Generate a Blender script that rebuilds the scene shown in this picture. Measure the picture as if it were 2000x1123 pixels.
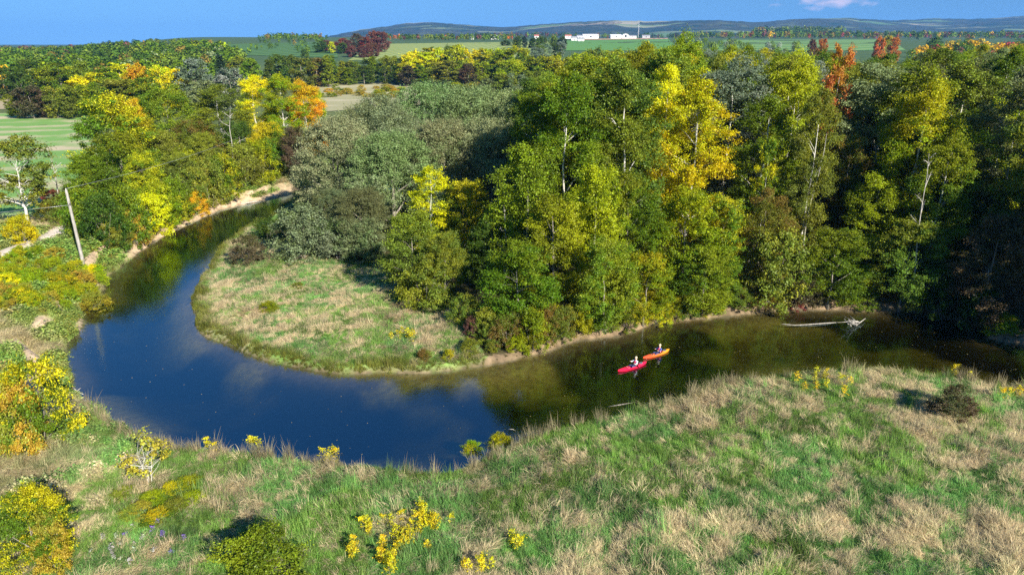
import bpy, bmesh, math, random
import numpy as np
from math import radians, sin, cos, pi

# ------------------------------------------------------------------ camera, sky, sun
sc = bpy.context.scene
for o in list(bpy.data.objects):
    bpy.data.objects.remove(o)
COL = sc.collection
CAM_H, FPX, HORIZON = 28.0, 1333.3, 85.0
PITCH = math.atan((561.5 - HORIZON) / FPX)
cam_d = bpy.data.cameras.new('camera')
cam_d.sensor_width = 36.0
cam_d.lens = 36.0 * FPX / 2000.0
cam_d.clip_start, cam_d.clip_end = 0.5, 60000.0
cam = bpy.data.objects.new('camera', cam_d)
COL.objects.link(cam)
cam.location = (0, 0, CAM_H)
cam.rotation_euler = (pi / 2 - PITCH, 0, 0)
sc.camera = cam

SUN_EL, SUN_AZ = radians(29.0), radians(145.0)      # azimuth clockwise from +Y
SUN = np.array([sin(SUN_AZ) * cos(SUN_EL), cos(SUN_AZ) * cos(SUN_EL), sin(SUN_EL)])
world = bpy.data.worlds.new('World')
sc.world = world
world.use_nodes = True
nt = world.node_tree
nt.nodes.clear()
def N(t, kind, **kw):
    n = t.nodes.new(kind)
    for k, v in kw.items():
        setattr(n, k, v)
    return n
def L(t, a, b):
    t.links.new(a, b)
def math_node(t, op, a=None, b=None, clamp=False):
    n = N(t, 'ShaderNodeMath', operation=op, use_clamp=clamp)
    for i, v in enumerate((a, b)):
        if v is None: continue
        if isinstance(v, (int, float)): n.inputs[i].default_value = v
        else: L(t, v, n.inputs[i])
    return n.outputs[0]
w_out = N(nt, 'ShaderNodeOutputWorld'); w_bg = N(nt, 'ShaderNodeBackground')
sky = N(nt, 'ShaderNodeTexSky', sky_type='NISHITA')
sky.sun_disc = False
sky.sun_elevation, sky.sun_rotation = SUN_EL, SUN_AZ
sky.altitude = 0; sky.air_density = 1.0; sky.dust_density = 0.0; sky.ozone_density = 3.0
vm = N(nt, 'ShaderNodeVectorMath', operation='MULTIPLY_ADD'); tg = N(nt, 'ShaderNodeTexCoord'); L(nt, tg.outputs['Generated'], vm.inputs[0])
vm.inputs[1].default_value = (1, 1, 0.35); vm.inputs[2].default_value = (0, 0, 0.17); L(nt, vm.outputs[0], sky.inputs['Vector'])      # clear dry air: blue down to the horizon
hs = N(nt, 'ShaderNodeHueSaturation'); hs.inputs['Hue'].default_value = 0.506; hs.inputs['Saturation'].default_value = 1.33; hs.inputs['Value'].default_value = 1.0
L(nt, sky.outputs[0], hs.inputs['Color'])
# one small fair-weather cloud bank low over the far ridge
tc = N(nt, 'ShaderNodeTexCoord'); sx = N(nt, 'ShaderNodeSeparateXYZ'); L(nt, tc.outputs['Generated'], sx.inputs[0])
az = math_node(nt, 'ARCTAN2', sx.outputs[0], sx.outputs[1]); el = math_node(nt, 'ARCSINE', sx.outputs[2])
cx = N(nt, 'ShaderNodeCombineXYZ'); L(nt, math_node(nt, 'MULTIPLY', az, 34.0), cx.inputs[0]); L(nt, math_node(nt, 'MULTIPLY', el, 95.0), cx.inputs[1])
cn = N(nt, 'ShaderNodeTexNoise'); cn.inputs['Scale'].default_value = 1.0; cn.inputs['Detail'].default_value = 7.0; cn.inputs['Roughness'].default_value = 0.55
L(nt, cx.outputs[0], cn.inputs['Vector'])
def gauss(c_az, c_el, s_az, s_el):
    a = math_node(nt, 'DIVIDE', math_node(nt, 'SUBTRACT', az, c_az), s_az)
    b = math_node(nt, 'DIVIDE', math_node(nt, 'SUBTRACT', el, c_el), s_el)
    q = math_node(nt, 'ADD', math_node(nt, 'MULTIPLY', a, a), math_node(nt, 'MULTIPLY', b, b))
    return math_node(nt, 'EXPONENT', math_node(nt, 'MULTIPLY', q, -1.0))
g = gauss(radians(22.9), radians(2.75), 0.062, 0.0135)
cl = math_node(nt, 'MULTIPLY', math_node(nt, 'SUBTRACT', math_node(nt, 'ADD', cn.outputs[0], math_node(nt, 'MULTIPLY', g, 0.42)), 0.76), 3.4, True)
cl = math_node(nt, 'MULTIPLY', cl, 0.85)
mx = N(nt, 'ShaderNodeMix', data_type='RGBA'); L(nt, cl, mx.inputs[0]); L(nt, hs.outputs[0], mx.inputs[6])
mx.inputs[7].default_value = (6.5, 5.7, 7.0, 1)
L(nt, mx.outputs[2], w_bg.inputs[0]); w_bg.inputs[1].default_value = 0.054
L(nt, w_bg.outputs[0], w_out.inputs[0])

sun_d = bpy.data.lights.new('sun', 'SUN')
sun_d.energy, sun_d.angle, sun_d.color = 5.0, radians(0.53), (1.0, 0.93, 0.82)
sun_o = bpy.data.objects.new('sun', sun_d)
COL.objects.link(sun_o)
from mathutils import Vector, Matrix
sun_o.rotation_euler = Vector(SUN).to_track_quat('Z', 'Y').to_euler()
sun_o.location = (60, -80, 120)

vs = sc.view_settings
vs.view_transform, vs.look, vs.exposure, vs.gamma, vs.use_curve_mapping = 'Standard', 'None', 1.28, 1.0, False
cy = sc.cycles
cy.use_denoising = False
cy.max_bounces, cy.diffuse_bounces, cy.glossy_bounces, cy.transmission_bounces = 7, 3, 3, 4
cy.transparent_max_bounces, cy.volume_bounces = 10, 0
cy.use_adaptive_sampling = True
cy.adaptive_threshold = 0.01
cy.caustics_reflective = cy.caustics_refractive = False
cy.sample_clamp_indirect = 6.0

# ------------------------------------------------------------------ numeric helpers
rng = np.random.default_rng(7)
random.seed(7)
_T = np.random.default_rng(11).random((256, 256))
def vnoise(x, y, s=1.0, o=0):
    x = np.asarray(x, float) / s + 31.7 * o; y = np.asarray(y, float) / s + 17.3 * o
    xi, yi = np.floor(x).astype(int), np.floor(y).astype(int)
    fx, fy = x - xi, y - yi
    fx, fy = fx * fx * (3 - 2 * fx), fy * fy * (3 - 2 * fy)
    g = lambda a, b: _T[a & 255, b & 255]
    return (g(xi, yi) * (1 - fx) + g(xi + 1, yi) * fx) * (1 - fy) + (g(xi, yi + 1) * (1 - fx) + g(xi + 1, yi + 1) * fx) * fy
def fbm(x, y, s, n=4, o=0):
    a, t, r = 0.5, 0.0, 0
    for i in range(n):
        r = r + a * vnoise(x, y, s / 2 ** i, o + i * 3); t += a; a *= 0.5
    return r / t
def sstep(a, b, x):
    t = np.clip((np.asarray(x, float) - a) / (b - a), 0, 1)
    return t * t * (3 - 2 * t)
def ray(u, v):
    a, b = (np.asarray(u, float) - 1000) / FPX, (np.asarray(v, float) - 561.5) / FPX
    return a, cos(PITCH) - b * sin(PITCH), -sin(PITCH) - b * cos(PITCH)
def at_z(u, v, z=0.0):
    dx, dy, dz = ray(u, v); k = (z - CAM_H) / dz
    return dx * k, dy * k
def at_y(u, v, Y):
    dx, dy, dz = ray(u, v); k = Y / dy
    return dx * k, CAM_H + dz * k
def project(x, y, z):
    d = y * cos(PITCH) - (z - CAM_H) * sin(PITCH)
    q = -(y * sin(PITCH) + (z - CAM_H) * cos(PITCH))
    return 1000 + FPX * x / d, 561.5 + FPX * q / d
def catmull(P, step):
    P = np.asarray(P, float)
    P = np.vstack([2 * P[0] - P[1], P, 2 * P[-1] - P[-2]])
    out = []
    for i in range(1, len(P) - 2):
        n = max(2, int(np.hypot(*(P[i + 1] - P[i])) / step))
        t = np.linspace(0, 1, n, endpoint=False)[:, None]
        a, b, c, d = P[i - 1], P[i], P[i + 1], P[i + 2]
        out.append(0.5 * (2 * b + (c - a) * t + (2 * a - 5 * b + 4 * c - d) * t ** 2 + (3 * b - a - 3 * c + d) * t ** 3))
    return np.vstack(out + [P[-2:-1]])
def seg_dist(x, y, P):
    d = np.full(x.shape, 1e9)
    for (ax, ay), (bx, by) in zip(P[:-1], P[1:]):
        ex, ey = bx - ax, by - ay; q = ex * ex + ey * ey + 1e-12
        t = np.clip(((x - ax) * ex + (y - ay) * ey) / q, 0, 1)
        d = np.minimum(d, (x - ax - t * ex) ** 2 + (y - ay - t * ey) ** 2)
    return np.sqrt(d)
def inside(x, y, P):
    x = np.asarray(x, float); y = np.asarray(y, float)
    r = np.zeros(x.shape, bool); P = np.asarray(P)
    for (ax, ay), (bx, by) in zip(P, np.roll(P, -1, 0)):
        if ay == by: continue
        c = ((ay > y) != (by > y)) & (x < (bx - ax) * (y - ay) / (by - ay) + ax)
        r ^= c
    return r

# ------------------------------------------------------------------ the river's banks (pixel of the waterline, height it was read at)
outer_px = [(640, 365, 0), (570, 379, 0), (500, 396, 0), (440, 408, 0), (390, 428, 0), (340, 450, 0), (300, 472, 0), (272, 492, 0), (240, 518, 0), (212, 545, 0),
            (196, 578, 0), (158, 600, 0), (158, 640, 0), (131, 675, 0), (128, 708, 0), (152, 738, 0), (148, 765, .2), (195, 800, .4), (240, 823, .8), (290, 842, 1.1),
            (370, 851, 1.3), (450, 861, 1.3), (520, 869, 1.3), (600, 880, 1.3), (700, 891, 1.3), (830, 902, 1.3), (905, 898, 1.2), (960, 872, 0.9), (1000, 850, 1.2), (1060, 828, 1.3),
            (1130, 808, 1.3), (1210, 792, 1.3), (1290, 775, 1.3), (1360, 747, 1.3), (1450, 730, 1.3), (1560, 714, 1.3), (1640, 708, 1.3), (1760, 713, 1.3), (1850, 719, 1.3), (2000, 740, 1.3)]
inner_px = [(575, 396), (520, 432), (480, 447), (440, 481), (420, 502), (400, 540), (380, 566), (374, 592), (380, 628), (405, 660), (440, 672), (480, 690), (520, 704), (580, 719),
            (660, 729), (740, 729), (830, 726), (900, 722), (985, 706), (1040, 692), (1085, 681), (1130, 664), (1200, 656), (1240, 646), (1300, 629), (1380, 622), (1430, 616),
            (1500, 608), (1600, 604), (1700, 606), (1780, 609), (1850, 622), (1920, 642), (2000, 672)]
outer = [(40, 188), (0, 168), (-24, 154)] + [tuple(float(q) for q in at_z(*p)) for p in outer_px] + [(75, 50), (112, 40)]
inner = [(40, 166), (-2, 148), (-26, 135)] + [tuple(float(q) for q in at_z(*p)) for p in inner_px] + [(80, 59), (112, 52)]
def wobble(P, amp, o):
    s = np.arange(len(P)) * 0.7
    d = np.gradient(P, axis=0); n = np.stack([-d[:, 1], d[:, 0]], 1); n /= np.linalg.norm(n, axis=1)[:, None] + 1e-9
    w = (vnoise(s, s * 0, 2.2, o) - 0.5) * 2 * amp + (vnoise(s, s * 0, 0.8, o + 5) - 0.5) * amp
    return P + n * w[:, None]
OUT = wobble(catmull(outer, 0.7), 0.35, 1)
INN = wobble(catmull(inner, 0.7), 0.30, 2)
RIVER = np.vstack([OUT, INN[::-1]])

_OUTC, _INNC = OUT[::2], INN[::2]
def banks(x, y):
    """signed distance outwards from the outer bank / the inner bank, metres (negative = in the water)"""
    shp = x.shape; x, y = x.ravel(), y.ravel()
    dO = np.full(x.shape, 300.0); dI = np.full(x.shape, 400.0); ins = np.zeros(x.shape, bool)
    m = (x > -120) & (x < 130) & (y > 15) & (y < 215)
    if m.any():
        xs, ys = x[m], y[m]
        dO[m] = seg_dist(xs, ys, _OUTC); dI[m] = seg_dist(xs, ys, _INNC); ins[m] = inside(xs, ys, RIVER)
    return dO.reshape(shp), dI.reshape(shp), ins.reshape(shp)

def far_rise(x, y):
    t = x / np.maximum(y, 1)
    A = 0.30 + 0.70 * sstep(-0.62, -0.43, t)
    prof = np.interp(y, [0, 420, 560, 750, 1000, 1400, 2000, 3000, 5000, 9000, 40000], [0, 0, 4.5, 15.0, 27.5, 33, 42, 43, 40, 20, -60])
    return prof * A + (fbm(x, y, 420, 2, 4) - .5) * 5 * sstep(500, 900, y)

_TABLE = None
def height(x, y):
    x = np.asarray(x, float); y = np.asarray(y, float)
    sh = np.broadcast(x, y).shape
    x = np.broadcast_to(x, sh).astype(float).reshape(-1); y = np.broadcast_to(y, sh).astype(float).reshape(-1)
    dO, dI, ins = banks(x, y)
    n1 = fbm(x, y, 9.0, 3, 1) - 0.5; n2 = fbm(x, y, 2.4, 2, 8) - 0.5
    d = np.minimum(dO, dI)
    bed = -0.25 - (0.75 + 1.25 * sstep(2, -12, x)) * sstep(0.3, 6.5, d) + 0.3 * n1
    left = sstep(-30, -38, x) * sstep(190, 150, y) + 0 * x           # the eroded bank
    off = 2.6 + 1.6 * n1 * 2 + 1.0 * n2
    eroded = 0.05 + 0.38 * sstep(0, 0.5, dO) + 0.25 * sstep(0.5, off, dO) + 1.05 * sstep(off, off + 0.55, dO)
    plain = 0.05 + 0.75 * sstep(0, 0.7, dO) + 0.35 * sstep(0.7, 6, dO)
    zo = eroded * left + plain * (1 - left)
    zi = 0.05 + 0.45 * sstep(0, 0.6, dI) + 0.55 * sstep(0.6, 7, dI)
    wood = sstep(0, 14, x)
    zi = zi * (1 - wood) + wood * (0.05 + 1.0 * sstep(0, 1.0, dI) + .5 * sstep(1, 6, dI))
    k = sstep(-1.5, 1.5, dI - dO)
    z = zi * (1 - k) + zo * k
    z = z + (0.5 * n1 + 0.5 * n2) * sstep(0.5, 5, d) * (1 - .6 * sstep(110, 130, y))
    z = np.where(ins, np.minimum(bed, -0.12 * sstep(0, .4, d)), z)
    z = z + far_rise(x, y)
    return z.reshape(sh)
def hz(x, y):
    return float(height(np.array([x]), np.array([y]))[0])

def ground_hit(u, v, ymax=9000.0):
    """where the line of sight through a pixel of the photograph meets the land"""
    dx, dy, dz = ray(u, v)
    Y = np.geomspace(22, ymax, 420)
    z = height(Y * dx / dy, Y)
    q = CAM_H + dz / dy * Y
    i = np.argmax(q <= z)
    if q[i] > z[i]: i = len(Y) - 1
    a, b = Y[max(i - 1, 0)], Y[i]
    for _ in range(14):
        m = (a + b) / 2
        if CAM_H + dz / dy * m <= hz(m * dx / dy, m): b = m
        else: a = m
    return b * float(dx / dy), b

# ------------------------------------------------------------------ object helpers
def tag(o, label=None, cat=None, group=None, kind=None):
    if label: o['label'] = label
    if cat: o['category'] = cat
    if group: o['group'] = group
    if kind: o['kind'] = kind
    return o
def link(name, me, parent=None, mat=None):
    o = bpy.data.objects.new(name, me); COL.objects.link(o)
    if parent: o.parent = parent
    if mat and me is not None and not me.materials: me.materials.append(mat)
    return o
def empty(name, loc=(0, 0, 0), rz=0.0):
    o = bpy.data.objects.new(name, None); COL.objects.link(o)
    o.location = loc; o.rotation_euler = (0, 0, rz); o.empty_display_size = 0.3
    return o
def np_mesh(name, V, F, k, attrs=None, smooth=False):
    """V (n,3); F (m,k) faces of k corners"""
    me = bpy.data.meshes.new(name)
    V = np.ascontiguousarray(V, np.float32); F = np.ascontiguousarray(F, np.int32)
    me.vertices.add(len(V)); me.vertices.foreach_set('co', V.ravel())
    me.loops.add(F.size); me.loops.foreach_set('vertex_index', F.ravel())
    me.polygons.add(len(F)); me.polygons.foreach_set('loop_start', np.arange(0, F.size, k, dtype=np.int32))
    if smooth: me.polygons.foreach_set('use_smooth', np.ones(len(F), bool))
    for nm, arr in (attrs or {}).items():
        a = me.attributes.new(nm, 'FLOAT_COLOR', 'POINT'); a.data.foreach_set('color', np.ascontiguousarray(arr, np.float32).ravel())
    me.update(); me.validate()
    return me
def py_mesh(name, V, F, smooth=False):
    me = bpy.data.meshes.new(name); me.from_pydata([tuple(map(float, v)) for v in V], [], F); me.update()
    if smooth:
        for p in me.polygons: p.use_smooth = True
    return me
class MB:
    """collects shapes for one mesh"""
    def __init__(s): s.V, s.F = [], []
    def box(s, x0, x1, y0, y1, z0, z1):
        b = len(s.V)
        s.V += [(x, y, z) for z in (z0, z1) for y in (y0, y1) for x in (x0, x1)]
        s.F += [tuple(b + i for i in f) for f in ((0, 2, 3, 1), (4, 5, 7, 6), (0, 1, 5, 4), (2, 6, 7, 3), (0, 4, 6, 2), (1, 3, 7, 5))]
        return s
    def tube(s, pts, rad, n=8, cap=True):
        pts = [Vector(p) for p in pts]; b = len(s.V)
        for i, p in enumerate(pts):
            d = (pts[min(i + 1, len(pts) - 1)] - pts[max(i - 1, 0)]).normalized()
            a = d.orthogonal().normalized() if i == 0 else (a - d * a.dot(d)).normalized()
            c = d.cross(a)
            for k in range(n):
                q = p + (a * cos(2 * pi * k / n) + c * sin(2 * pi * k / n)) * rad[i]
                s.V.append(tuple(q))
        for i in range(len(pts) - 1):
            for k in range(n):
                s.F.append((b + i * n + k, b + i * n + (k + 1) % n, b + (i + 1) * n + (k + 1) % n, b + (i + 1) * n + k))
        if cap:
            s.F.append(tuple(b + k for k in reversed(range(n)))); s.F.append(tuple(b + (len(pts) - 1) * n + k for k in range(n)))
        return s
    def mesh(s, name, smooth=False): return py_mesh(name, s.V, s.F, smooth)
    def build(s, name, mat, parent=None, smooth=False): return link(name, s.mesh(name, smooth), parent, mat)

# ------------------------------------------------------------------ materials
def new_mat(name):
    m = bpy.data.materials.new(name); m.use_nodes = True; m.node_tree.nodes.clear(); return m, m.node_tree
def out_node(t, sh):
    o = N(t, 'ShaderNodeOutputMaterial'); L(t, sh, o.inputs['Surface']); return o
def ramp(t, fac, stops):
    r = N(t, 'ShaderNodeValToRGB'); e = r.color_ramp.elements
    while len(e) < len(stops): e.new(0.5)
    for q, (p, c) in zip(e, stops): q.position = p; q.color = (*c, 1) if len(c) == 3 else c
    L(t, fac, r.inputs[0]); return r.outputs[0]
def noise(t, scale, detail=4.0, vec=None, rough=0.55):
    n = N(t, 'ShaderNodeTexNoise'); n.inputs['Scale'].default_value = scale; n.inputs['Detail'].default_value = detail; n.inputs['Roughness'].default_value = rough
    if vec is not None: L(t, vec, n.inputs['Vector'])
    return n.outputs[0]
def mixc(t, fac, a, b, mode='MIX'):
    m = N(t, 'ShaderNodeMix', data_type='RGBA', blend_type=mode)
    for i, v in ((0, fac), (6, a), (7, b)):
        if isinstance(v, (int, float)): m.inputs[i].default_value = v
        elif isinstance(v, tuple): m.inputs[i].default_value = (*v, 1) if len(v) == 3 else v
        else: L(t, v, m.inputs[i])
    return m.outputs[2]
def plain(name, col, rough=0.7, metal=0.0, var=0.12, scale=6.0, bump=0.0):
    m, t = new_mat(name)
    p = N(t, 'ShaderNodeBsdfPrincipled'); p.inputs['Roughness'].default_value = rough; p.inputs['Metallic'].default_value = metal
    geo = N(t, 'ShaderNodeTexCoord'); n = noise(t, scale, 5, geo.outputs['Object'])
    c = mixc(t, n, tuple(x * (1 - var * 1.6) for x in col), tuple(min(1, x * (1 + var * 1.6)) for x in col))
    L(t, c, p.inputs['Base Color'])
    if bump:
        b = N(t, 'ShaderNodeBump'); b.inputs['Strength'].default_value = bump; b.inputs['Distance'].default_value = 0.02; L(t, n, b.inputs['Height']); L(t, b.outputs[0], p.inputs['Normal'])
    out_node(t, p.outputs[0]); return m

def leaf_material():
    m, t = new_mat('foliage')
    oi = N(t, 'ShaderNodeObjectInfo')
    c2 = N(t, 'ShaderNodeAttribute', attribute_type='OBJECT', attribute_name='second_colour')
    lv = N(t, 'ShaderNodeAttribute', attribute_type='GEOMETRY', attribute_name='leaf_value')
    s = N(t, 'ShaderNodeSeparateColor'); L(t, lv.outputs['Color'], s.inputs[0])
    # where the second colour has crept in: whole sprays, position differs from tree to tree
    f = math_node(t, 'MULTIPLY', math_node(t, 'SUBTRACT', math_node(t, 'ADD', s.outputs[1], math_node(t, 'MULTIPLY', s.outputs[0], .25)), 0.62), 5.0, True)
    c = mixc(t, f, oi.outputs['Color'], c2.outputs['Color'])
    br = math_node(t, 'ADD', 0.62, math_node(t, 'MULTIPLY', s.outputs[0], 0.76))
    br = math_node(t, 'MULTIPLY', br, math_node(t, 'ADD', 0.85, math_node(t, 'MULTIPLY', s.outputs[2], 0.3)))
    br = math_node(t, 'MULTIPLY', br, math_node(t, 'ADD', 0.88, math_node(t, 'MULTIPLY', oi.outputs['Random'], 0.24)))
    h = N(t, 'ShaderNodeHueSaturation'); L(t, br, h.inputs['Value']); L(t, c, h.inputs['Color'])
    L(t, math_node(t, 'ADD', 0.485, math_node(t, 'MULTIPLY', s.outputs[0], 0.03)), h.inputs['Hue'])
    d = N(t, 'ShaderNodeBsdfDiffuse'); tr = N(t, 'ShaderNodeBsdfTranslucent'); gl = N(t, 'ShaderNodeBsdfGlossy'); gl.inputs['Roughness'].default_value = 0.45
    L(t, h.outputs[0], d.inputs[0]); L(t, mixc(t, 1.0, h.outputs[0], (1.25, 1.15, 0.7), 'MULTIPLY'), tr.inputs[0])
    a = N(t, 'ShaderNodeMixShader'); a.inputs[0].default_value = 0.42; L(t, d.outputs[0], a.inputs[1]); L(t, tr.outputs[0], a.inputs[2])
    b = N(t, 'ShaderNodeMixShader'); b.inputs[0].default_value = 0.012; L(t, a.outputs[0], b.inputs[1]); L(t, gl.outputs[0], b.inputs[2])
    out_node(t, b.outputs[0]); return m
M_LEAF = leaf_material()

def bark_material(name, a, b):
    m, t = new_mat(name)
    tcn = N(t, 'ShaderNodeTexCoord'); mp = N(t, 'ShaderNodeMapping'); mp.inputs['Scale'].default_value = (3, 3, 0.7); L(t, tcn.outputs['Object'], mp.inputs[0])
    n = noise(t, 2.2, 6, mp.outputs[0]); p = N(t, 'ShaderNodeBsdfPrincipled'); p.inputs['Roughness'].default_value = 0.9
    L(t, ramp(t, n, [(0.3, a), (0.68, b)]), p.inputs['Base Color'])
    bu = N(t, 'ShaderNodeBump'); bu.inputs['Strength'].default_value = 0.6; bu.inputs['Distance'].default_value = 0.05; L(t, n, bu.inputs['Height']); L(t, bu.outputs[0], p.inputs['Normal'])
    out_node(t, p.outputs[0]); return m
M_BARK = bark_material('bark', (0.10, 0.085, 0.065), (0.30, 0.27, 0.22))
M_PALE = bark_material('pale_bark', (0.28, 0.26, 0.22), (0.62, 0.60, 0.54))

def grass_material():
    m, t = new_mat('grass_blades')
    ti = N(t, 'ShaderNodeAttribute', attribute_type='INSTANCER', attribute_name='tint')
    lv = N(t, 'ShaderNodeAttribute', attribute_type='GEOMETRY', attribute_name='leaf_value')
    s = N(t, 'ShaderNodeSeparateColor'); L(t, lv.outputs['Color'], s.inputs[0])
    h = N(t, 'ShaderNodeHueSaturation'); L(t, ti.outputs['Color'], h.inputs['Color'])
    L(t, math_node(t, 'ADD', 0.6, math_node(t, 'MULTIPLY', s.outputs[0], 0.8)), h.inputs['Value'])
    L(t, math_node(t, 'ADD', 0.48, math_node(t, 'MULTIPLY', s.outputs[1], 0.04)), h.inputs['Hue'])
    d = N(t, 'ShaderNodeBsdfDiffuse'); tr = N(t, 'ShaderNodeBsdfTranslucent'); L(t, h.outputs[0], d.inputs[0]); L(t, h.outputs[0], tr.inputs[0])
    a = N(t, 'ShaderNodeMixShader'); a.inputs[0].default_value = 0.45; L(t, d.outputs[0], a.inputs[1]); L(t, tr.outputs[0], a.inputs[2])
    out_node(t, a.outputs[0]); return m
M_GRASS = grass_material()

def ground_material():
    m, t = new_mat('land')
    at = N(t, 'ShaderNodeAttribute', attribute_type='GEOMETRY', attribute_name='ground_colour')
    tcn = N(t, 'ShaderNodeTexCoord')
    n1 = noise(t, 1.7, 6, tcn.outputs['Object'], 0.65); n2 = noise(t, 0.07, 6, tcn.outputs['Object'], 0.6)
    c = mixc(t, 1.0, at.outputs['Color'], ramp(t, n1, [(0.25, (.55, .55, .55)), (0.75, (1.45, 1.45, 1.4))]), 'MULTIPLY')
    c = mixc(t, 1.0, c, ramp(t, n2, [(0.3, (.78, .82, .75)), (0.7, (1.22, 1.16, 1.2))]), 'MULTIPLY')
    p = N(t, 'ShaderNodeBsdfPrincipled'); p.inputs['Roughness'].default_value = 0.95; p.inputs['Specular IOR Level'].default_value = 0.1
    L(t, c, p.inputs['Base Color'])
    b = N(t, 'ShaderNodeBump'); b.inputs['Strength'].default_value = 0.9; b.inputs['Distance'].default_value = 0.12; L(t, n1, b.inputs['Height']); L(t, b.outputs[0], p.inputs['Normal'])
    out_node(t, p.outputs[0]); return m
M_LAND = ground_material()

# ------------------------------------------------------------------ the land: one sheet to the horizon
def axis(lo, hi, step, far_lo, far_hi, g=1.075):
    a = list(np.arange(lo, hi + step / 2, step)); s = step; l = [a[0]]
    while l[-1] > far_lo: s *= g; l.append(l[-1] - s)
    s = step; r = [a[-1]]
    while r[-1] < far_hi: s *= g; r.append(r[-1] + s)
    return np.array(l[:0:-1] + a + r[1:])
XS = axis(-62, 62, 0.45, -11500, 11500); YS = axis(28, 105, 0.45, -60, 11500)
GX, GY = np.meshgrid(XS, YS)
GZ = height(GX, GY)

# where each kind of ground lies (polygons on the land, world metres)
def px_poly(pts, z=1.2):
    return np.array([[float(q) for q in at_z(u, v, z)] for u, v in pts])
WOOD = np.vstack([px_poly([(525, 468), (600, 500), (660, 506), (735, 512), (800, 592), (890, 612), (925, 650), (950, 690), (1040, 688), (1085, 679), (1130, 662), (1200, 654), (1240, 644), (1300, 627), (1380, 620), (1430, 614),
                             (1500, 606), (1600, 602), (1700, 604), (1780, 607), (1850, 620), (1920, 640), (2000, 670)]),
                  np.array([[80, 60], [118, 56], [190, 120], [210, 260], [60, 260], [20, 200], [6, 160], [-8, 142], [-26, 132], [-40, 124]])])
TAN, GRN, OLV = np.array([.58, .475, .285]), np.array([.175, .315, .060]), np.array([.27, .33, .07])
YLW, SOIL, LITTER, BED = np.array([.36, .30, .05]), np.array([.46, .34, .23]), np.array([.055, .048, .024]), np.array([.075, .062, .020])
def dryness(x, y):
    a = x * .82 + y * .57; b = y * .82 - x * .57
    n = 0.28 * fbm(x, y, 8.0, 3, 20) + 0.46 * fbm(a * .75, b * 1.5, 2.3, 3, 24) + 0.26 * vnoise(a, b * 1.6, .9, 27)
    return sstep(0.41, 0.62, n - 0.060 - .02 * sstep(12, -14, x))
def zones(x, y):
    dO, dI, ins = banks(x, y)
    left = sstep(-24, -40, x) * (dO < dI)
    return dO, dI, ins, left, inside(x, y, WOOD) & ~ins
def soil_mask(x, y, dO, dI, ins):
    z_off = 2.6 + 3.2 * (fbm(x, y, 9.0, 3, 1) - .5) + 1.0 * (fbm(x, y, 2.4, 2, 8) - .5)
    soil = (sstep(-30, -38, x) * sstep(190, 150, y)) * sstep(-.6, .1, dO - z_off) * sstep(2.0, .9, dO - z_off) * sstep(.30, .44, fbm(x, y, 6, 2, 33) + .06 + .1 * sstep(80, 100, y)) * (dO < dI)
    edge = (1 - sstep(0.25, 0.9, np.minimum(dO, dI))) * np.where((dI < dO) & (x < 2), .12, 1.0) * sstep(.52, .66, fbm(x, y, 3.5, 2, 40) + .12 * (y > 95)) * ~ins * .8
    beach = sstep(-30, -38, x) * sstep(82, 96, y) * sstep(175, 150, y) * (1 - sstep(1.5, 2.6, dO + 2.0 * (fbm(x, y, 5, 2, 44) - .5))) * (dO < dI) * ~ins
    return np.maximum(np.maximum(soil, edge), beach)
def ground_colour(x, y):
    dO, dI, ins, left, wood = zones(x, y)
    d = dryness(x, y)[..., None]
    c = (GRN * .8) * (1 - d) + TAN * .75 * d
    lo = (OLV * .6 + .6 * GRN) * .8
    c = c * (1 - left[..., None]) + lo * left[..., None]
    mud = (1 - sstep(.15, .6, np.minimum(dO, dI) + .5 * (fbm(x, y, 2, 2, 45) - .5)))[..., None]
    c = c * (1 - mud) + np.array([.12, .10, .055]) * mud
    soil = soil_mask(x, y, dO, dI, ins)
    c = c * (1 - soil[..., None]) + SOIL * soil[..., None]
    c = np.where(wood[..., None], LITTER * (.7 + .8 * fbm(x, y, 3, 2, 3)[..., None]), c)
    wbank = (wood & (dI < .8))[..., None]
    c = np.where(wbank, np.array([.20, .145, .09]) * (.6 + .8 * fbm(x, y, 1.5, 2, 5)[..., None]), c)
    bed = BED * (0.25 + 2.3 * sstep(.45, .57, fbm(x, y, 8, 4, 50)))[..., None]
    sandy = (1 - sstep(.2, 2.6, np.minimum(dO, dI)))[..., None] * .75
    bed = bed * (1 - sandy) + np.array([.105, .08, .038]) * sandy
    c = np.where(ins[..., None], bed, c)
    far = sstep(120, 200, y)[..., None]
    fc = np.array([.10, .125, .045]) * (.7 + .6 * fbm(x, y, 60, 3, 60)[..., None])
    pl = sstep(480, 700, y)[..., None]
    fc = fc * (1 - pl) + np.array([.055, .095, .04]) * pl
    fc = np.where((np.abs(x) > 120)[..., None] & (y < 120)[..., None], fc, fc)
    c = c * (1 - far) + fc * far
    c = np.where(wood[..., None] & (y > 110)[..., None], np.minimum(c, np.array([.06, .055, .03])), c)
    return c
gc = ground_colour(GX, GY)
nx_, ny_ = len(XS), len(YS)
idx = np.arange(nx_ * ny_).reshape(ny_, nx_)
gF = np.stack([idx[:-1, :-1], idx[:-1, 1:], idx[1:, 1:], idx[1:, :-1]], -1).reshape(-1, 4)
gV = np.stack([GX, GY, GZ], -1).reshape(-1, 3)
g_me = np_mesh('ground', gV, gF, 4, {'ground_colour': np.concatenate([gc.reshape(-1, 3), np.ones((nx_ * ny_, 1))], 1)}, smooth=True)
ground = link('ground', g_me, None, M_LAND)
tag(ground, 'grassy river flats and farmland reaching to the horizon', 'ground', kind='structure')

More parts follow.
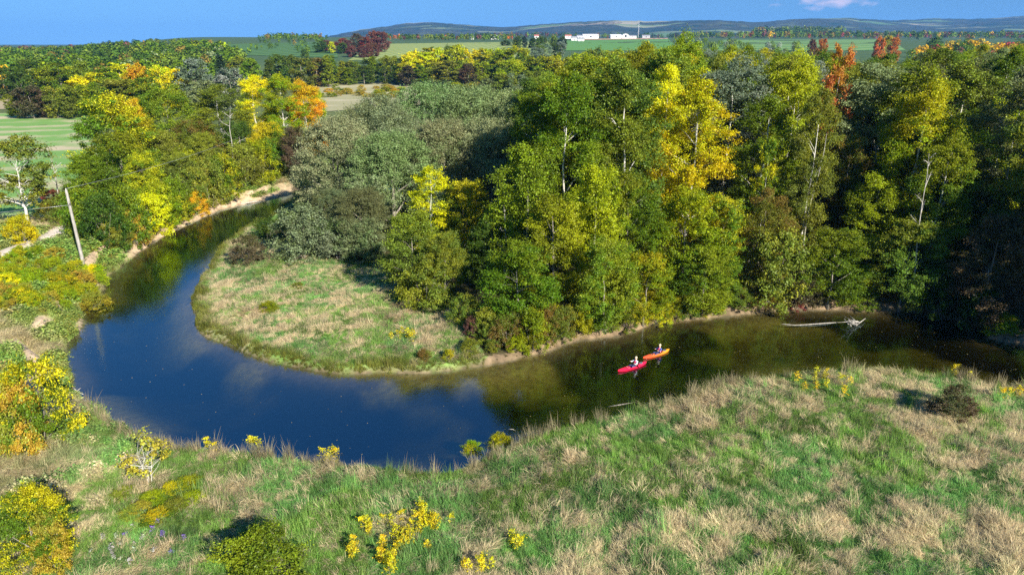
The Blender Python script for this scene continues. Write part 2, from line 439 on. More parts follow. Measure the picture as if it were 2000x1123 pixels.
# ------------------------------------------------------------------ water
def water_material():
    m, t = new_mat('river_water')
    tcn = N(t, 'ShaderNodeTexCoord')
    mp = N(t, 'ShaderNodeMapping'); mp.inputs['Scale'].default_value = (1.0, 1.7, 1.0); L(t, tcn.outputs['Object'], mp.inputs[0])
    n1 = noise(t, 2.2, 3, mp.outputs[0]); n2 = noise(t, 0.25, 3, tcn.outputs['Object'])
    hsum = math_node(t, 'MULTIPLY', n1, math_node(t, 'MULTIPLY', n2, 1.0))
    b = N(t, 'ShaderNodeBump'); b.inputs['Strength'].default_value = 0.45; b.inputs['Distance'].default_value = 0.035; L(t, hsum, b.inputs['Height'])
    gl = N(t, 'ShaderNodeBsdfGlossy'); gl.inputs['Roughness'].default_value = 0.09; gl.inputs['Color'].default_value = (.62, .87, 1, 1); L(t, b.outputs[0], gl.inputs['Normal'])
    tr = N(t, 'ShaderNodeBsdfTransparent'); tr.inputs[0].default_value = (1, 1, 1, 1)
    geo = N(t, 'ShaderNodeNewGeometry'); dt = N(t, 'ShaderNodeVectorMath', operation='DOT_PRODUCT'); L(t, geo.outputs['Incoming'], dt.inputs[0]); L(t, b.outputs[0], dt.inputs[1])
    sch = math_node(t, 'POWER', math_node(t, 'SUBTRACT', 1.0, math_node(t, 'ABSOLUTE', dt.outputs['Value'])), 5.0)      # Schlick, both sides alike
    fr = math_node(t, 'ADD', 0.18, math_node(t, 'MULTIPLY', sch, 0.82), True)
    mxs = N(t, 'ShaderNodeMixShader'); L(t, fr, mxs.inputs[0]); L(t, tr.outputs[0], mxs.inputs[1]); L(t, gl.outputs[0], mxs.inputs[2])
    o = out_node(t, mxs.outputs[0])
    va = N(t, 'ShaderNodeVolumeAbsorption'); va.inputs['Color'].default_value = (0.48, 0.50, 0.14, 1); va.inputs['Density'].default_value = 0.85
    L(t, va.outputs[0], o.inputs['Volume'])
    return m
wb = MB().box(-100, 125, 30, 200, -4.2, 0.0)
water = wb.build('river', water_material())
tag(water, 'dark calm river bending round the grassy point', 'river', kind='structure')

# fast look-ups on the finished land
def H(x, y):
    x = np.asarray(x, float); y = np.asarray(y, float)
    i = np.clip(np.searchsorted(XS, x) - 1, 0, nx_ - 2); j = np.clip(np.searchsorted(YS, y) - 1, 0, ny_ - 2)
    fx = np.clip((x - XS[i]) / (XS[i + 1] - XS[i]), 0, 1); fy = np.clip((y - YS[j]) / (YS[j + 1] - YS[j]), 0, 1)
    return (GZ[j, i] * (1 - fx) + GZ[j, i + 1] * fx) * (1 - fy) + (GZ[j + 1, i] * (1 - fx) + GZ[j + 1, i + 1] * fx) * fy
def hit(u, v, ymax=3200.0):
    dx, dy, dz = (float(q) for q in ray(u, v))
    Y = np.geomspace(22, ymax, 900); z = H(Y * dx / dy, Y); q = CAM_H + dz / dy * Y
    b = q <= z
    if not b.any(): i = int(np.argmin(q - z)); return Y[i] * dx / dy, float(Y[i])
    i = int(np.argmax(b)); a, c = Y[max(i - 1, 0)], Y[i]
    for _ in range(12):
        m = (a + c) / 2
        if CAM_H + dz / dy * m <= H(m * dx / dy, m): c = m
        else: a = m
    return c * dx / dy, float(c)

# ------------------------------------------------------------------ fields, road
def px_sheet(name, quad, nu, nv, mat, off, label, ymax=3200.0):
    (tl, tr, br, bl) = [np.array(q, float) for q in quad]
    V = []
    for j in range(nv + 1):
        for i in range(nu + 1):
            a, b = i / nu, j / nv
            p = (tl * (1 - a) + tr * a) * (1 - b) + (bl * (1 - a) + br * a) * b
            x, y = hit(p[0], p[1], ymax); V.append((x, y, float(H(x, y)) + off))
    F = [(j * (nu + 1) + i, (j + 1) * (nu + 1) + i, (j + 1) * (nu + 1) + i + 1, j * (nu + 1) + i + 1) for j in range(nv) for i in range(nu)]
    o = link(name, py_mesh(name, V, F, True), None, mat)
    tag(o, label, 'field', kind='structure'); return o
def field_material(name, a, b, period, angle, warp, contrast=(0.4, 0.6), blotch=0.5, stripe=1.0):
    m, t = new_mat(name)
    tcn = N(t, 'ShaderNodeTexCoord'); mp = N(t, 'ShaderNodeMapping'); mp.inputs['Rotation'].default_value = (0, 0, angle); L(t, tcn.outputs['Object'], mp.inputs[0])
    wv = N(t, 'ShaderNodeTexWave', wave_type='BANDS', bands_direction='X'); wv.inputs['Scale'].default_value = 0.31416 / period * 1.0
    wv.inputs['Distortion'].default_value = warp; wv.inputs['Detail'].default_value = 3; wv.inputs['Detail Scale'].default_value = 0.25; L(t, mp.outputs[0], wv.inputs[0])
    n = noise(t, 0.05, 6, tcn.outputs['Object'], 0.6); n3 = noise(t, 0.9, 6, tcn.outputs['Object'], 0.7)
    f = math_node(t, 'ADD', math_node(t, 'MULTIPLY', wv.outputs[1], stripe), math_node(t, 'MULTIPLY', math_node(t, 'SUBTRACT', n, .5), blotch * 2))
    f = math_node(t, 'ADD', f, math_node(t, 'MULTIPLY', math_node(t, 'SUBTRACT', n3, .5), .7))
    c = ramp(t, f, [(contrast[0], a), (contrast[1], b)])
    p = N(t, 'ShaderNodeBsdfPrincipled'); p.inputs['Roughness'].default_value = 0.95; p.inputs['Specular IOR Level'].default_value = 0.1
    L(t, c, p.inputs['Base Color'])
    bu = N(t, 'ShaderNodeBump'); bu.inputs['Strength'].default_value = .7; bu.inputs['Distance'].default_value = .15; L(t, n3, bu.inputs['Height']); L(t, bu.outputs[0], p.inputs['Normal'])
    out_node(t, p.outputs[0]); return m
px_sheet('striped_field', [(-90, 222), (168, 222), (225, 400), (-90, 452)], 14, 14, field_material('striped_crop', (.15, .28, .07), (.43, .36, .23), 17.0, radians(77), 16.0, (.12, .72), 1.5, .5), .10,
         'mown field of green and straw stripes left of the river', 600)
px_sheet('stubble_field', [(-90, 176), (25, 176), (30, 214), (-90, 214)], 4, 3, field_material('stubble', (.24, .21, .11), (.40, .32, .20), 6, .3, 2), .15, 'pale stubble field at the far left behind the striped field', 900)
px_sheet('marsh_meadow', [(606, 166), (850, 158), (820, 205), (590, 222)], 10, 6, field_material('marsh_grass', (.30, .28, .15), (.50, .43, .31), 14, 1.2, 6, (.1, .6), .9, .12), .12, 'pale dry marsh meadow behind the willows', 900)
px_sheet('row_field', [(735, 87), (1075, 82), (1090, 112), (680, 119)], 14, 8, field_material('row_crop', (.15, .22, .06), (.26, .28, .10), 9.0, radians(12), 1.0, (.3, .7), .4), .35, 'light green rising field with crop rows')
px_sheet('clover_field', [(425, 88), (655, 82), (660, 114), (430, 108)], 8, 6, field_material('clover', (.045, .105, .035), (.08, .15, .045), 20, .5, 3), .35, 'dark green field before the red-brown grove')
px_sheet('bean_field', [(1108, 80), (1305, 77), (1330, 100), (1095, 100)], 8, 6, field_material('bean', (.07, .18, .05), (.11, .23, .06), 16, 1.4, 2), .35, 'green field below the white barns')
px_sheet('ploughed_strip', [(1130, 77.2), (1305, 75.6), (1305, 77.3), (1120, 79.6)], 8, 2, field_material('ploughed', (.30, .19, .12), (.40, .27, .18), 10, .2, 2), .6, 'narrow brown ploughed strip in front of the barns')
px_sheet('pasture', [(1405, 79), (1740, 78), (1770, 100), (1395, 100)], 10, 5, field_material('pasture_grass', (.09, .19, .06), (.15, .24, .08), 24, .9, 2), .35, 'green pasture strip behind the riverside wood')

M_ROAD = plain('gravel_road', (.62, .53, .43), .95, 0, .12, 1.5, .4)
rd = [at_z(u, v, 1.6) for u, v in ((-130, 556), (-40, 520), (30, 494), (78, 474), (104, 462), (135, 444), (170, 424), (215, 404))]
rc = catmull([(float(a), float(b)) for a, b in rd], 1.5); dd = np.gradient(rc, axis=0); nn = np.stack([-dd[:, 1], dd[:, 0]], 1); nn /= np.linalg.norm(nn, axis=1)[:, None]
rV, rF = [], []
for i, (p, q) in enumerate(zip(rc, nn)):
    zc = float(np.mean(H(p[0] + q[0] * np.linspace(-2, 2, 5), p[1] + q[1] * np.linspace(-2, 2, 5)))) + .16
    for k in (-2.3, -1.9, 0, 1.9, 2.3):
        x, y = p + q * k; rV.append((x, y, zc - (.35 if abs(k) > 2 else 0) + (.05 if k == 0 else 0)))
for i in range(len(rc) - 1):
    for k in range(4): rF.append((i * 5 + k, i * 5 + k + 1, i * 5 + 6 + k, i * 5 + 5 + k))
tag(link('gravel_road', py_mesh('gravel_road', rV, rF, True), None, M_ROAD), 'pale gravel track running past the utility pole', 'road', kind='structure')

# ------------------------------------------------------------------ far hills
def hill_material():
    m, t = new_mat('wooded_hills')
    tcn = N(t, 'ShaderNodeTexCoord')
    n1 = noise(t, 0.010, 8, tcn.outputs['Object'], .75); n2 = noise(t, 0.0013, 4, tcn.outputs['Object'], .6)
    v = N(t, 'ShaderNodeTexVoronoi'); v.inputs['Scale'].default_value = 0.0042; mp = N(t, 'ShaderNodeMapping'); mp.inputs['Scale'].default_value = (.7, 1.6, 1); L(t, tcn.outputs['Object'], mp.inputs[0]); L(t, mp.outputs[0], v.inputs['Vector'])
    s = N(t, 'ShaderNodeSeparateColor'); L(t, v.outputs['Color'], s.inputs[0])
    wood = ramp(t, math_node(t, 'ADD', math_node(t, 'MULTIPLY', n1, .8), math_node(t, 'MULTIPLY', n2, .35)), [(.38, (.005, .016, .010)), (.50, (.018, .042, .022)), (.60, (.038, .042, .026)), (.72, (.08, .10, .045))])
    fld = ramp(t, s.outputs[1], [(.0, (.09, .16, .06)), (.5, (.16, .19, .09)), (.9, (.34, .28, .20))])
    f = math_node(t, 'MULTIPLY', math_node(t, 'SUBTRACT', math_node(t, 'ADD', s.outputs[0], math_node(t, 'MULTIPLY', n1, .4)), .98), 12, True)
    p = N(t, 'ShaderNodeBsdfDiffuse'); L(t, mixc(t, f, wood, fld), p.inputs[0]); out_node(t, p.outputs[0]); return m
ridge = [(560, 92), (615, 84), (645, 72), (690, 62), (735, 54), (770, 52), (800, 49), (850, 48), (905, 52), (960, 55), (1000, 54), (1060, 48), (1120, 44), (1180, 41), (1260, 45), (1330, 43), (1400, 41),
         (1480, 45), (1560, 40), (1660, 38), (1740, 42), (1800, 41), (1880, 40), (1950, 36), (2000, 34), (2150, 36), (2400, 42)]
ru = np.linspace(560, 2400, 260); rv = np.interp(ru, *zip(*ridge)) + (vnoise(ru, ru * 0, 9, 3) - .5) * 1.6
hV = []; NR = 26
for j in range(NR):
    s_ = j / (NR - 1)
    for u, v in zip(ru, rv):
        Yr = 7000 - 900 * sin((u - 900) * .004)
        xr, zr = at_y(u, v, Yr); xr, zr = float(xr), float(zr)
        Yj = 3900 + (Yr + 1500 - 3900) * s_
        x = xr * Yj / Yr; q = (Yj - 3900) / (Yr - 3900)
        prof = (math.sin(min(q, 1) * pi / 2) ** 1.5 if q <= 1 else 1 - .35 * (q - 1) / .5)
        base = 30.0
        z = base + (zr - base) * prof + (vnoise(x, Yj, 480, 7) - .5) * 46 * math.sin(min(q, 1) * pi) * min(1, max(0, (zr - 30) / 60))
        hV.append((x, Yj, float(z) - (8 if j == 0 else 0)))
n_ = len(ru)
hF = [(j * n_ + i, j * n_ + i + 1, (j + 1) * n_ + i + 1, (j + 1) * n_ + i) for j in range(NR - 1) for i in range(n_ - 1)]
tag(link('hills', py_mesh('hills', hV, hF, True), None, hill_material()), 'long wooded ridge on the horizon with pale fields', 'hills', kind='structure')

# ------------------------------------------------------------------ trees
def leaf_quads(C, Nrm, size, r, aspect=0.55):
    """diamond leaf sprays: centres C, normals Nrm, sizes"""
    n = len(C)
    rnd = r.normal(size=(n, 3)); a = np.cross(Nrm, rnd); a /= np.linalg.norm(a, axis=1)[:, None] + 1e-9
    b = np.cross(Nrm, a)
    s = size[:, None]
    bend = Nrm * s * 0.18
    V = np.stack([C - a * s * .5 - bend, C + b * s * .5 * aspect, C + a * s * .5 - bend, C - b * s * .5 * aspect], 1).reshape(-1, 3)
    return V, np.arange(n * 4).reshape(n, 4)
def unit(v): return v / (np.linalg.norm(v, axis=-1, keepdims=True) + 1e-9)

PROF = {
    'tall': lambda t: np.clip(1.12 * np.sin(pi * np.clip(.14 + .80 * t, 0, 1)) ** .75, .12, 1),
    'dome': lambda t: np.sqrt(np.clip(1 - (np.clip(t - .18, 0, 1) / .84) ** 2.2, 0.03, 1)) * (.75 + .25 * sstep(0, .2, t)),
    'round': lambda t: np.clip(np.sin(pi * np.clip(.10 + .84 * t, 0, 1)) ** .6, .1, 1),
    'cone': lambda t: np.clip(1.02 - t * .95, .06, 1) * (.7 + .3 * sstep(0, .15, t)),
    'shrub': lambda t: np.clip(np.sin(pi * np.clip(.30 + .66 * t, 0, 1)) ** .6, .1, 1),
}
def make_tree(seed, Ht, R, t0, prof, boughs, clumps, leaves, ls, cr, bark, flat=.75, limbs=10, trunk_r=None, stems=1, gap=0.0, up=.45, sides=7, spread=.34):
    r = np.random.default_rng(seed); P = PROF[prof]
    z0, zh = Ht * t0, Ht * (1 - t0)
    # boughs: big masses of leaves set round the crown
    k = np.arange(boughs); tb = (k + .5) / boughs; tb = tb ** .85
    if prof in ('dome', 'shrub'): tb = 1 - (1 - tb) ** 1.0
    ang = k * 2.39996 + r.normal(size=boughs) * .35
    lob = 1 + .18 * np.sin(2 * ang + r.random() * 6) + .12 * np.sin(3 * ang + r.random() * 6)
    br = R * P(tb) * lob
    bc = np.stack([np.cos(ang) * br * .62, np.sin(ang) * br * .62, z0 + zh * tb * .94 + r.normal(size=boughs) * .02 * zh], 1)
    bsz = spread * R * (.55 + .6 * P(tb)) * r.uniform(.75, 1.25, boughs)
    keep = r.random(boughs) >= gap
    bc, bsz, tb = bc[keep], bsz[keep], tb[keep]
    # clumps on the boughs
    ci = r.integers(0, len(bc), clumps)
    od = unit(bc[ci] * [1, 1, 0] + r.normal(size=(clumps, 3)) * R * .18 + [0, 0, .28 * R])
    cc = bc[ci] + unit(r.normal(size=(clumps, 3)) + od * .55) * bsz[ci][:, None] * r.uniform(.5, 1.15, clumps)[:, None] * [1, 1, .85]
    cc[:, 2] = np.clip(cc[:, 2], z0 * .75, Ht - cr * .35)
    crr = cr * r.uniform(.6, 1.3, clumps)
    patch = 0.5 + 0.22 * (np.sin(cc[:, 0] * .55 / R * 5 + seed) + np.sin(cc[:, 2] * .5 / R * 5 + 2 * seed) * .8 + np.cos(cc[:, 1] * .6 / R * 5)) * .7 + r.normal(size=clumps) * .10
    cb = r.random(clumps)
    li = r.integers(0, clumps, leaves)
    dirs = unit(r.normal(size=(leaves, 3)) + [0, 0, .35] + unit(cc[li] - [0, 0, z0 + zh * .45]) * .5)
    rad = crr[li] * r.random(leaves) ** .5 * (1 + .25 * r.normal(size=leaves))
    off = dirs * rad[:, None] * [1, 1, flat]; ol = od[li]
    off = off + ol * (off * ol).sum(1)[:, None] * .7                       # sprays reach outwards
    C = cc[li] + off
    nr = unit(dirs * .55 + [0, 0, up] + r.normal(size=(leaves, 3)) * .7)
    V, F = leaf_quads(C, nr, ls * r.uniform(.6, 1.35, leaves), r)
    lv = np.stack([r.random(leaves), np.clip(patch[li], 0, 1), cb[li], np.ones(leaves)], 1).repeat(4, 0)
    crown = np_mesh('crown', V, F, 4, {'leaf_value': lv}); crown.materials.append(M_LEAF)
    # trunk and limbs
    tr = trunk_r or Ht * .016; mb = MB()
    for s in range(stems):
        a = 2 * pi * s / max(stems, 1) + seed; sp = (0 if stems == 1 else R * .45)
        n = 7; pts = []
        wob = r.normal(size=(n, 2)) * Ht * .006; wob = np.cumsum(wob, 0); wob -= wob[0]
        topz = Ht * (.88 if prof in ('tall', 'cone') else .72)
        for i in range(n):
            q = i / (n - 1); pts.append((wob[i, 0] + cos(a) * sp * q, wob[i, 1] + sin(a) * sp * q, -0.35 + (topz + .35) * q))
        rr = [tr * (1.35 if i == 0 else 1) * (1 - .86 * i / (n - 1)) / (1 if stems == 1 else 1.6) for i in range(n)]
        mb.tube(pts, rr, sides)
        sel = r.choice(len(cc), min(limbs, len(cc)), replace=False)
        for j in sel:
            e = cc[j]; zz = max(z0 * .6, e[2] - np.hypot(e[0], e[1]) * r.uniform(.5, 1.0)); q = np.clip((zz + .35) / (topz + .35), .05, .95)
            b0 = np.array([np.interp(q, np.linspace(0, 1, n), [p[d] for p in pts]) for d in range(3)])
            mid = (b0 + e) / 2 + r.normal(size=3) * R * .05 + [0, 0, R * .04]
            rb = tr * (1 - .8 * q) * .55 / (1 if stems == 1 else 1.5)
            mb.tube([b0, mid, e], [rb, rb * .6, rb * .2], 5, False)
    trunk = mb.mesh('trunk', True); trunk.materials.append(bark)
    return trunk, crown, Ht, R
ARCH = {}
def arch(kind, n, **kw):
    ARCH[kind] = [make_tree(hash_(kind) + i * 17, **{k: (v(i) if callable(v) else v) for k, v in kw.items()}) for i in range(n)]
def hash_(s): return sum(ord(c) * (i + 3) for i, c in enumerate(s)) % 9973
arch('tall', 4, Ht=25, R=4.6, t0=.14, prof='tall', boughs=lambda i: 46 + 4 * i, clumps=520, leaves=58000, ls=.235, cr=.78, bark=M_PALE, limbs=16, gap=.22, trunk_r=.26)
arch('vine', 3, Ht=16, R=4.2, t0=.03, prof='tall', boughs=40, clumps=420, leaves=44000, ls=.21, cr=.66, bark=M_BARK, limbs=10, gap=.15)
arch('willow', 3, Ht=18, R=9.0, t0=.10, prof='dome', boughs=64, clumps=760, leaves=76000, ls=.24, cr=.95, bark=M_BARK, limbs=18, gap=.03, trunk_r=.5, spread=.26)
arch('maple', 3, Ht=15, R=5.0, t0=.10, prof='round', boughs=40, clumps=380, leaves=40000, ls=.24, cr=.78, bark=M_BARK, limbs=12, gap=.15)
arch('slim', 3, Ht=20, R=3.3, t0=.12, prof='tall', boughs=34, clumps=230, leaves=17000, ls=.25, cr=.6, bark=M_PALE, limbs=14, gap=.2, trunk_r=.13)
arch('airy', 1, Ht=14, R=4.6, t0=.28, prof='round', boughs=26, clumps=120, leaves=9000, ls=.32, cr=.8, bark=M_PALE, limbs=22, gap=.25, trunk_r=.26)
arch('bush', 5, Ht=4, R=2.3, t0=.0, prof='shrub', boughs=24, clumps=150, leaves=14000, ls=.15, cr=.42, bark=M_BARK, limbs=4, stems=3, gap=.05, trunk_r=.07)
arch('sparse', 2, Ht=6, R=2.0, t0=.25, prof='round', boughs=12, clumps=46, leaves=1100, ls=.26, cr=.5, bark=M_PALE, limbs=24, stems=3, trunk_r=.09)
arch('mid', 5, Ht=18, R=6.0, t0=.08, prof='round', boughs=24, clumps=200, leaves=9000, ls=.70, cr=1.15, bark=M_BARK, limbs=6, gap=.05)
arch('midtall', 4, Ht=20, R=4.4, t0=.06, prof='tall', boughs=24, clumps=190, leaves=8000, ls=.66, cr=.95, bark=M_BARK, limbs=6, gap=.05)
arch('cone', 3, Ht=16, R=3.6, t0=.02, prof='cone', boughs=26, clumps=170, leaves=6500, ls=.62, cr=.8, bark=M_BARK, limbs=5)

PAL = {  # first colour, colour that creeps in
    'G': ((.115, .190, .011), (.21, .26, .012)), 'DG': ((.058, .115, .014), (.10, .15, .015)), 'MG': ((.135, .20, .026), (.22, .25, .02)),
    'YG': ((.21, .28, .009), (.37, .37, .010)), 'LM': ((.25, .36, .012), (.42, .44, .012)), 'Y': ((.63, .57, .008), (.50, .53, .010)),
    'GO': ((.62, .37, .014), (.55, .44, .012)), 'GY': ((.12, .20, .013), (.48, .44, .012)), 'O': ((.52, .155, .03), (.42, .19, .03)),
    'RU': ((.21, .15, .03), (.15, .17, .02)), 'S': ((.27, .33, .15), (.20, .26, .10)), 'SD': ((.19, .225, .11), (.14, .17, .06)), 'SB': ((.24, .28, .22), (.16, .21, .13)),
    'OL': ((.155, .20, .025), (.27, .27, .025)), 'PR': ((.16, .065, .055), (.20, .09, .05)), 'R': ((.28, .045, .04), (.20, .09, .03)), 'BR': ((.13, .095, .05), (.10, .10, .035)),
    'OY': ((.44, .33, .035), (.30, .32, .04)), 'SP': ((.028, .055, .03), (.04, .07, .03)),
}
PLACED = []      # (root, u, v, label)
TREE_XY = []
FOOT = {}
def jitter(c, a=.12): return tuple(max(.003, q * random.uniform(1 - a, 1 + a)) for q in c)
def add_tree(kind, x, y, Ht, w=None, c='G', name=None, label='tree', cat='tree', group=None, var=None, sink=0.0):
    lst = ARCH[kind]; tr, cr, aH, aR = lst[random.randrange(len(lst)) if var is None else var % len(lst)]
    z = float(H(x, y)) - sink
    root = empty(name or {'tall': 'poplar_tree', 'vine': 'riverside_tree', 'willow': 'willow_tree', 'maple': 'maple_tree', 'slim': 'slender_tree', 'bush': 'shrub', 'sparse': 'sapling', 'mid': 'broadleaf_tree', 'midtall': 'poplar_tree', 'cone': 'cedar_tree'}[kind],
                 (x, y, z), random.uniform(0, 2 * pi))
    s = Ht / aH; sxy = (w / (2 * aR)) if w else s * random.uniform(.85, 1.15)
    a, b = PAL[c]
    k = random.uniform(.9, 1.1)
    for nm, me in (('trunk', tr), ('crown', cr)):
        o = bpy.data.objects.new(nm, me); COL.objects.link(o); o.parent = root
        o.scale = (sxy * k, sxy / k, s)
        if nm == 'crown': o.color = (*jitter(a), 1); o['second_colour'] = [float(q) for q in jitter(b)] + [1.0]
    tag(root, label, cat, group)
    u, v = project(x, y, z + Ht * .6)
    PLACED.append((root, u, v)); TREE_XY.append((x, y, sxy * aR))
    return root
def T(kind, u, vt, Y=None, vb=None, w=None, c='G', label=None, group=None, cat=None, name=None, var=None, ub=None):
    """u, vt: top of the crown in the photograph; Y: distance, or vb: pixel row of the foot; w: crown width in pixels"""
    if vb is not None: Y = hit(u if ub is None else ub, vb)[1]
    x, zt = (float(q) for q in at_y(u, vt, Y))
    Ht = max(zt - float(H(x, Y)), .5)
    d = Y * cos(PITCH) + (CAM_H - zt * .6) * sin(PITCH)
    wm = w * d / FPX if w else None
    return add_tree(kind, x, Y, Ht, wm, c, name, label, cat or ('shrub' if kind == 'bush' else 'tree'), group, var)

# ---- willows on the point
GW = 'silvery willows on the point'
for u, v, Y, w, var, lab in [(655, 232, 106, 190, 0, 'broad grey-green willow at the river end of the willow clump'), (735, 192, 116, 200, 1, 'tall domed grey-green willow before the marsh meadow'),
                        (835, 166, 130, 190, 2, 'farthest silvery willow below the pale marsh shrubs'), (925, 172, 126, 190, 3, 'silvery willow next to the dark hollow in the wood'),
                        (760, 262, 99, 200, 2, 'grey-green willow bulging over the tall yellow birch'), (868, 238, 108, 190, 0, 'grey-green willow behind the yellow birch, middle of the clump'),
                        (960, 235, 106, 170, 1, 'shaded willow beside the black gap in the wood'), (1010, 180, 122, 150, 3, 'willow touching the poplars at the back of the clump')]:
    T('willow', u, v, Y, w=w, c='S' if Y > 104 else random.choice(['S', 'SD']), label=lab, group=GW, var=var)
T('willow', 612, 318, vb=420, w=120, c='S', label='low willow leaning over the far bend of the river', group=GW, var=1)
T('willow', 700, 372, vb=497, w=150, c='SD', label='low grey willow at the top edge of the point meadow', group=GW, var=2)
T('willow', 650, 372, vb=470, w=110, c='SD', label='small shaded willow behind the round silver shrub', group=GW, var=3)
T('bush', 583, 405, vb=505, w=118, c='SD', label='large round silver-grey shrub on the edge of the point', name='willow_shrub', var=0)
T('bush', 655, 430, vb=508, w=80, c='SD', label='dull grey shrub right of the round silver shrub', name='willow_shrub', var=1)
T('bush', 712, 432, vb=510, w=85, c='SD', label='brownish-grey shrub above the meadow shadow', name='willow_shrub', var=2)
T('bush', 478, 462, vb=515, w=62, c='BR', label='low brown shrub near the narrow of the river', var=3)
T('bush', 518, 428, vb=468, w=60, c='DG', label='small dark green shrub at the river narrows', var=4)

# ---- front of the riverside wood, from the point meadow to the dark right end
F1 = 'trees along the front of the riverside wood'
T('slim', 836, 320, 84, w=85, c='Y', label='slender yellow birch standing before the willows', group=F1, var=0)
T('maple', 800, 418, vb=578, w=120, c='MG', label='pale green tree at the meadow edge casting a shadow', group=F1, var=0)
T('maple', 862, 455, vb=596, w=90, c='MG', label='pale green tree right of the one casting shadow on the meadow', group=F1, var=1)
T('bush', 830, 520, vb=600, w=110, c='OL', label='olive shrub under the pale green meadow-edge trees', var=2)
T('maple', 905, 352, 86, w=110, c='GY', label='olive-green tree between the birch and the leafy column', group=F1, var=2)
T('vine', 1035, 288, 75, w=150, c='G', label='leafy green column tree standing forward of the willows', group=F1, var=0)
T('vine', 965, 420, 76, w=110, c='DG', label='dark green tree in the hollow behind the walnut', group=F1, var=1)
T('maple', 1010, 478, vb=650, w=150, c='G', label='fresh green walnut with level sprays near the bank', group=F1, var=3)
T('vine', 1085, 380, 68, w=120, c='YG', label='vine-hung tree with red creeper above the bank', group=F1, var=2)
T('tall', 1160, 140, 92, w=210, c='MG', label='big grey-green poplar with bare limbs showing', group=F1, var=0)
T('tall', 1085, 152, 104, w=150, c='MG', label='thin-topped poplar behind the bare limbs', group=F1, var=1)
T('vine', 1170, 330, 70, w=120, c='YG', label='tree draped in yellow-green vine over the river bank', group=F1, var=0)
T('vine', 1235, 345, 72, w=120, c='G', label='dense green vine-covered tree left of the golden pair', group=F1, var=1)
T('maple', 1265, 500, vb=640, w=110, c='YG', label='yellow-green tree hanging over the water', group=F1, var=2)
T('maple', 1190, 470, vb=650, w=120, c='G', label='round green tree on the bank above the kayaks', group=F1, var=1)
T('tall', 1308, 132, 90, w=105, c='Y', label='taller of the two golden-yellow trees, slim top', group=F1, var=2)
T('tall', 1366, 152, 84, w=125, c='Y', label='fuller of the two golden-yellow trees, lower crown', group=F1, var=3)
T('maple', 1345, 372, 72, w=140, c='YG', label='bright yellow-green tree below the golden pair', group=F1, var=0)
T('maple', 1425, 385, 74, w=110, c='GY', label='yellowing tree with orange tips right of the golden pair', group=F1, var=1)
T('maple', 1385, 480, vb=612, w=130, c='G', label='round green tree at the bank below the golden pair', group=F1, var=2)
T('vine', 1500, 372, 74, w=100, c='RU', label='rusty brown-green tree before the dark wood', group=F1, var=2)
T('bush', 1530, 455, vb=600, w=120, c='OL', label='olive shrub on the bank below the rusty tree', var=0)
T('bush', 1570, 520, vb=602, w=80, c='BR', label='greyish brown shrub by the sandy bank', var=1)
T('maple', 1640, 452, vb=600, w=130, c='G', label='green tree leaning over the driftwood', group=F1, var=3)
T('vine', 1722, 345, 77, w=110, c='YG', label='yellow-green tree alone in the dark part of the wood', group=F1, var=1)
T('maple', 1790, 435, vb=602, w=130, c='MG', label='green tree on the shaded bank right of the driftwood', group=F1, var=0)
T('tall', 1815, 155, 80, w=150, c='YG', label='tall yellow-topped poplar with a white trunk, right side', group=F1, var=4)
T('tall', 1560, 108, 90, w=110, c='LM', label='lime-green poplar left of the orange tree', group=F1, var=0)
T('slim', 1648, 92, 92, w=62, c='O', label='slim orange tree rising above the wood', group=F1, var=1)
T('vine', 1665, 268, 84, w=80, c='RU', label='rusty lower tree under the orange one', group=F1, var=0)
T('slim', 1505, 268, 80, w=44, c='GY', label='small gold-topped tree right of the golden pair', group=F1, var=2)
T('tall', 1500, 190, 84, w=120, c='G', label='green poplar right of the fuller golden tree', group=F1, var=1)
T('tall', 1440, 120, 98, w=130, c='G', label='green poplar behind the golden pair', group=F1, var=3)
T('tall', 1250, 95, 104, w=140, c='G', label='green poplar left behind the golden pair', group=F1, var=4)
T('tall', 1330, 62, 112, w=110, c='G', label='highest green poplar poking above the golden pair', group=F1, var=0)
T('tall', 1735, 130, 90, w=150, c='S', label='pale silvery poplar right of the orange tree', group=F1, var=2)
T('tall', 1610, 170, 80, w=90, c='MG', label='poplar with a long pale bare trunk below the lime one', group=F1, var=3)
T('tall', 1905, 125, 90, w=150, c='MG', label='tall dull green poplar near the right edge', group=F1, var=1)
T('tall', 1975, 190, 84, w=140, c='GY', label='yellow-flecked poplar at the right edge', group=F1, var=2)
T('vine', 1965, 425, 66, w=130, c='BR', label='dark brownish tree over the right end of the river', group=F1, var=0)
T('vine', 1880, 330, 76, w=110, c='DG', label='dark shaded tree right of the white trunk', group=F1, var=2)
T('tall', 1860, 260, 74, w=110, c='G', label='shaded poplar with a pale trunk at the right', group=F1, var=0)

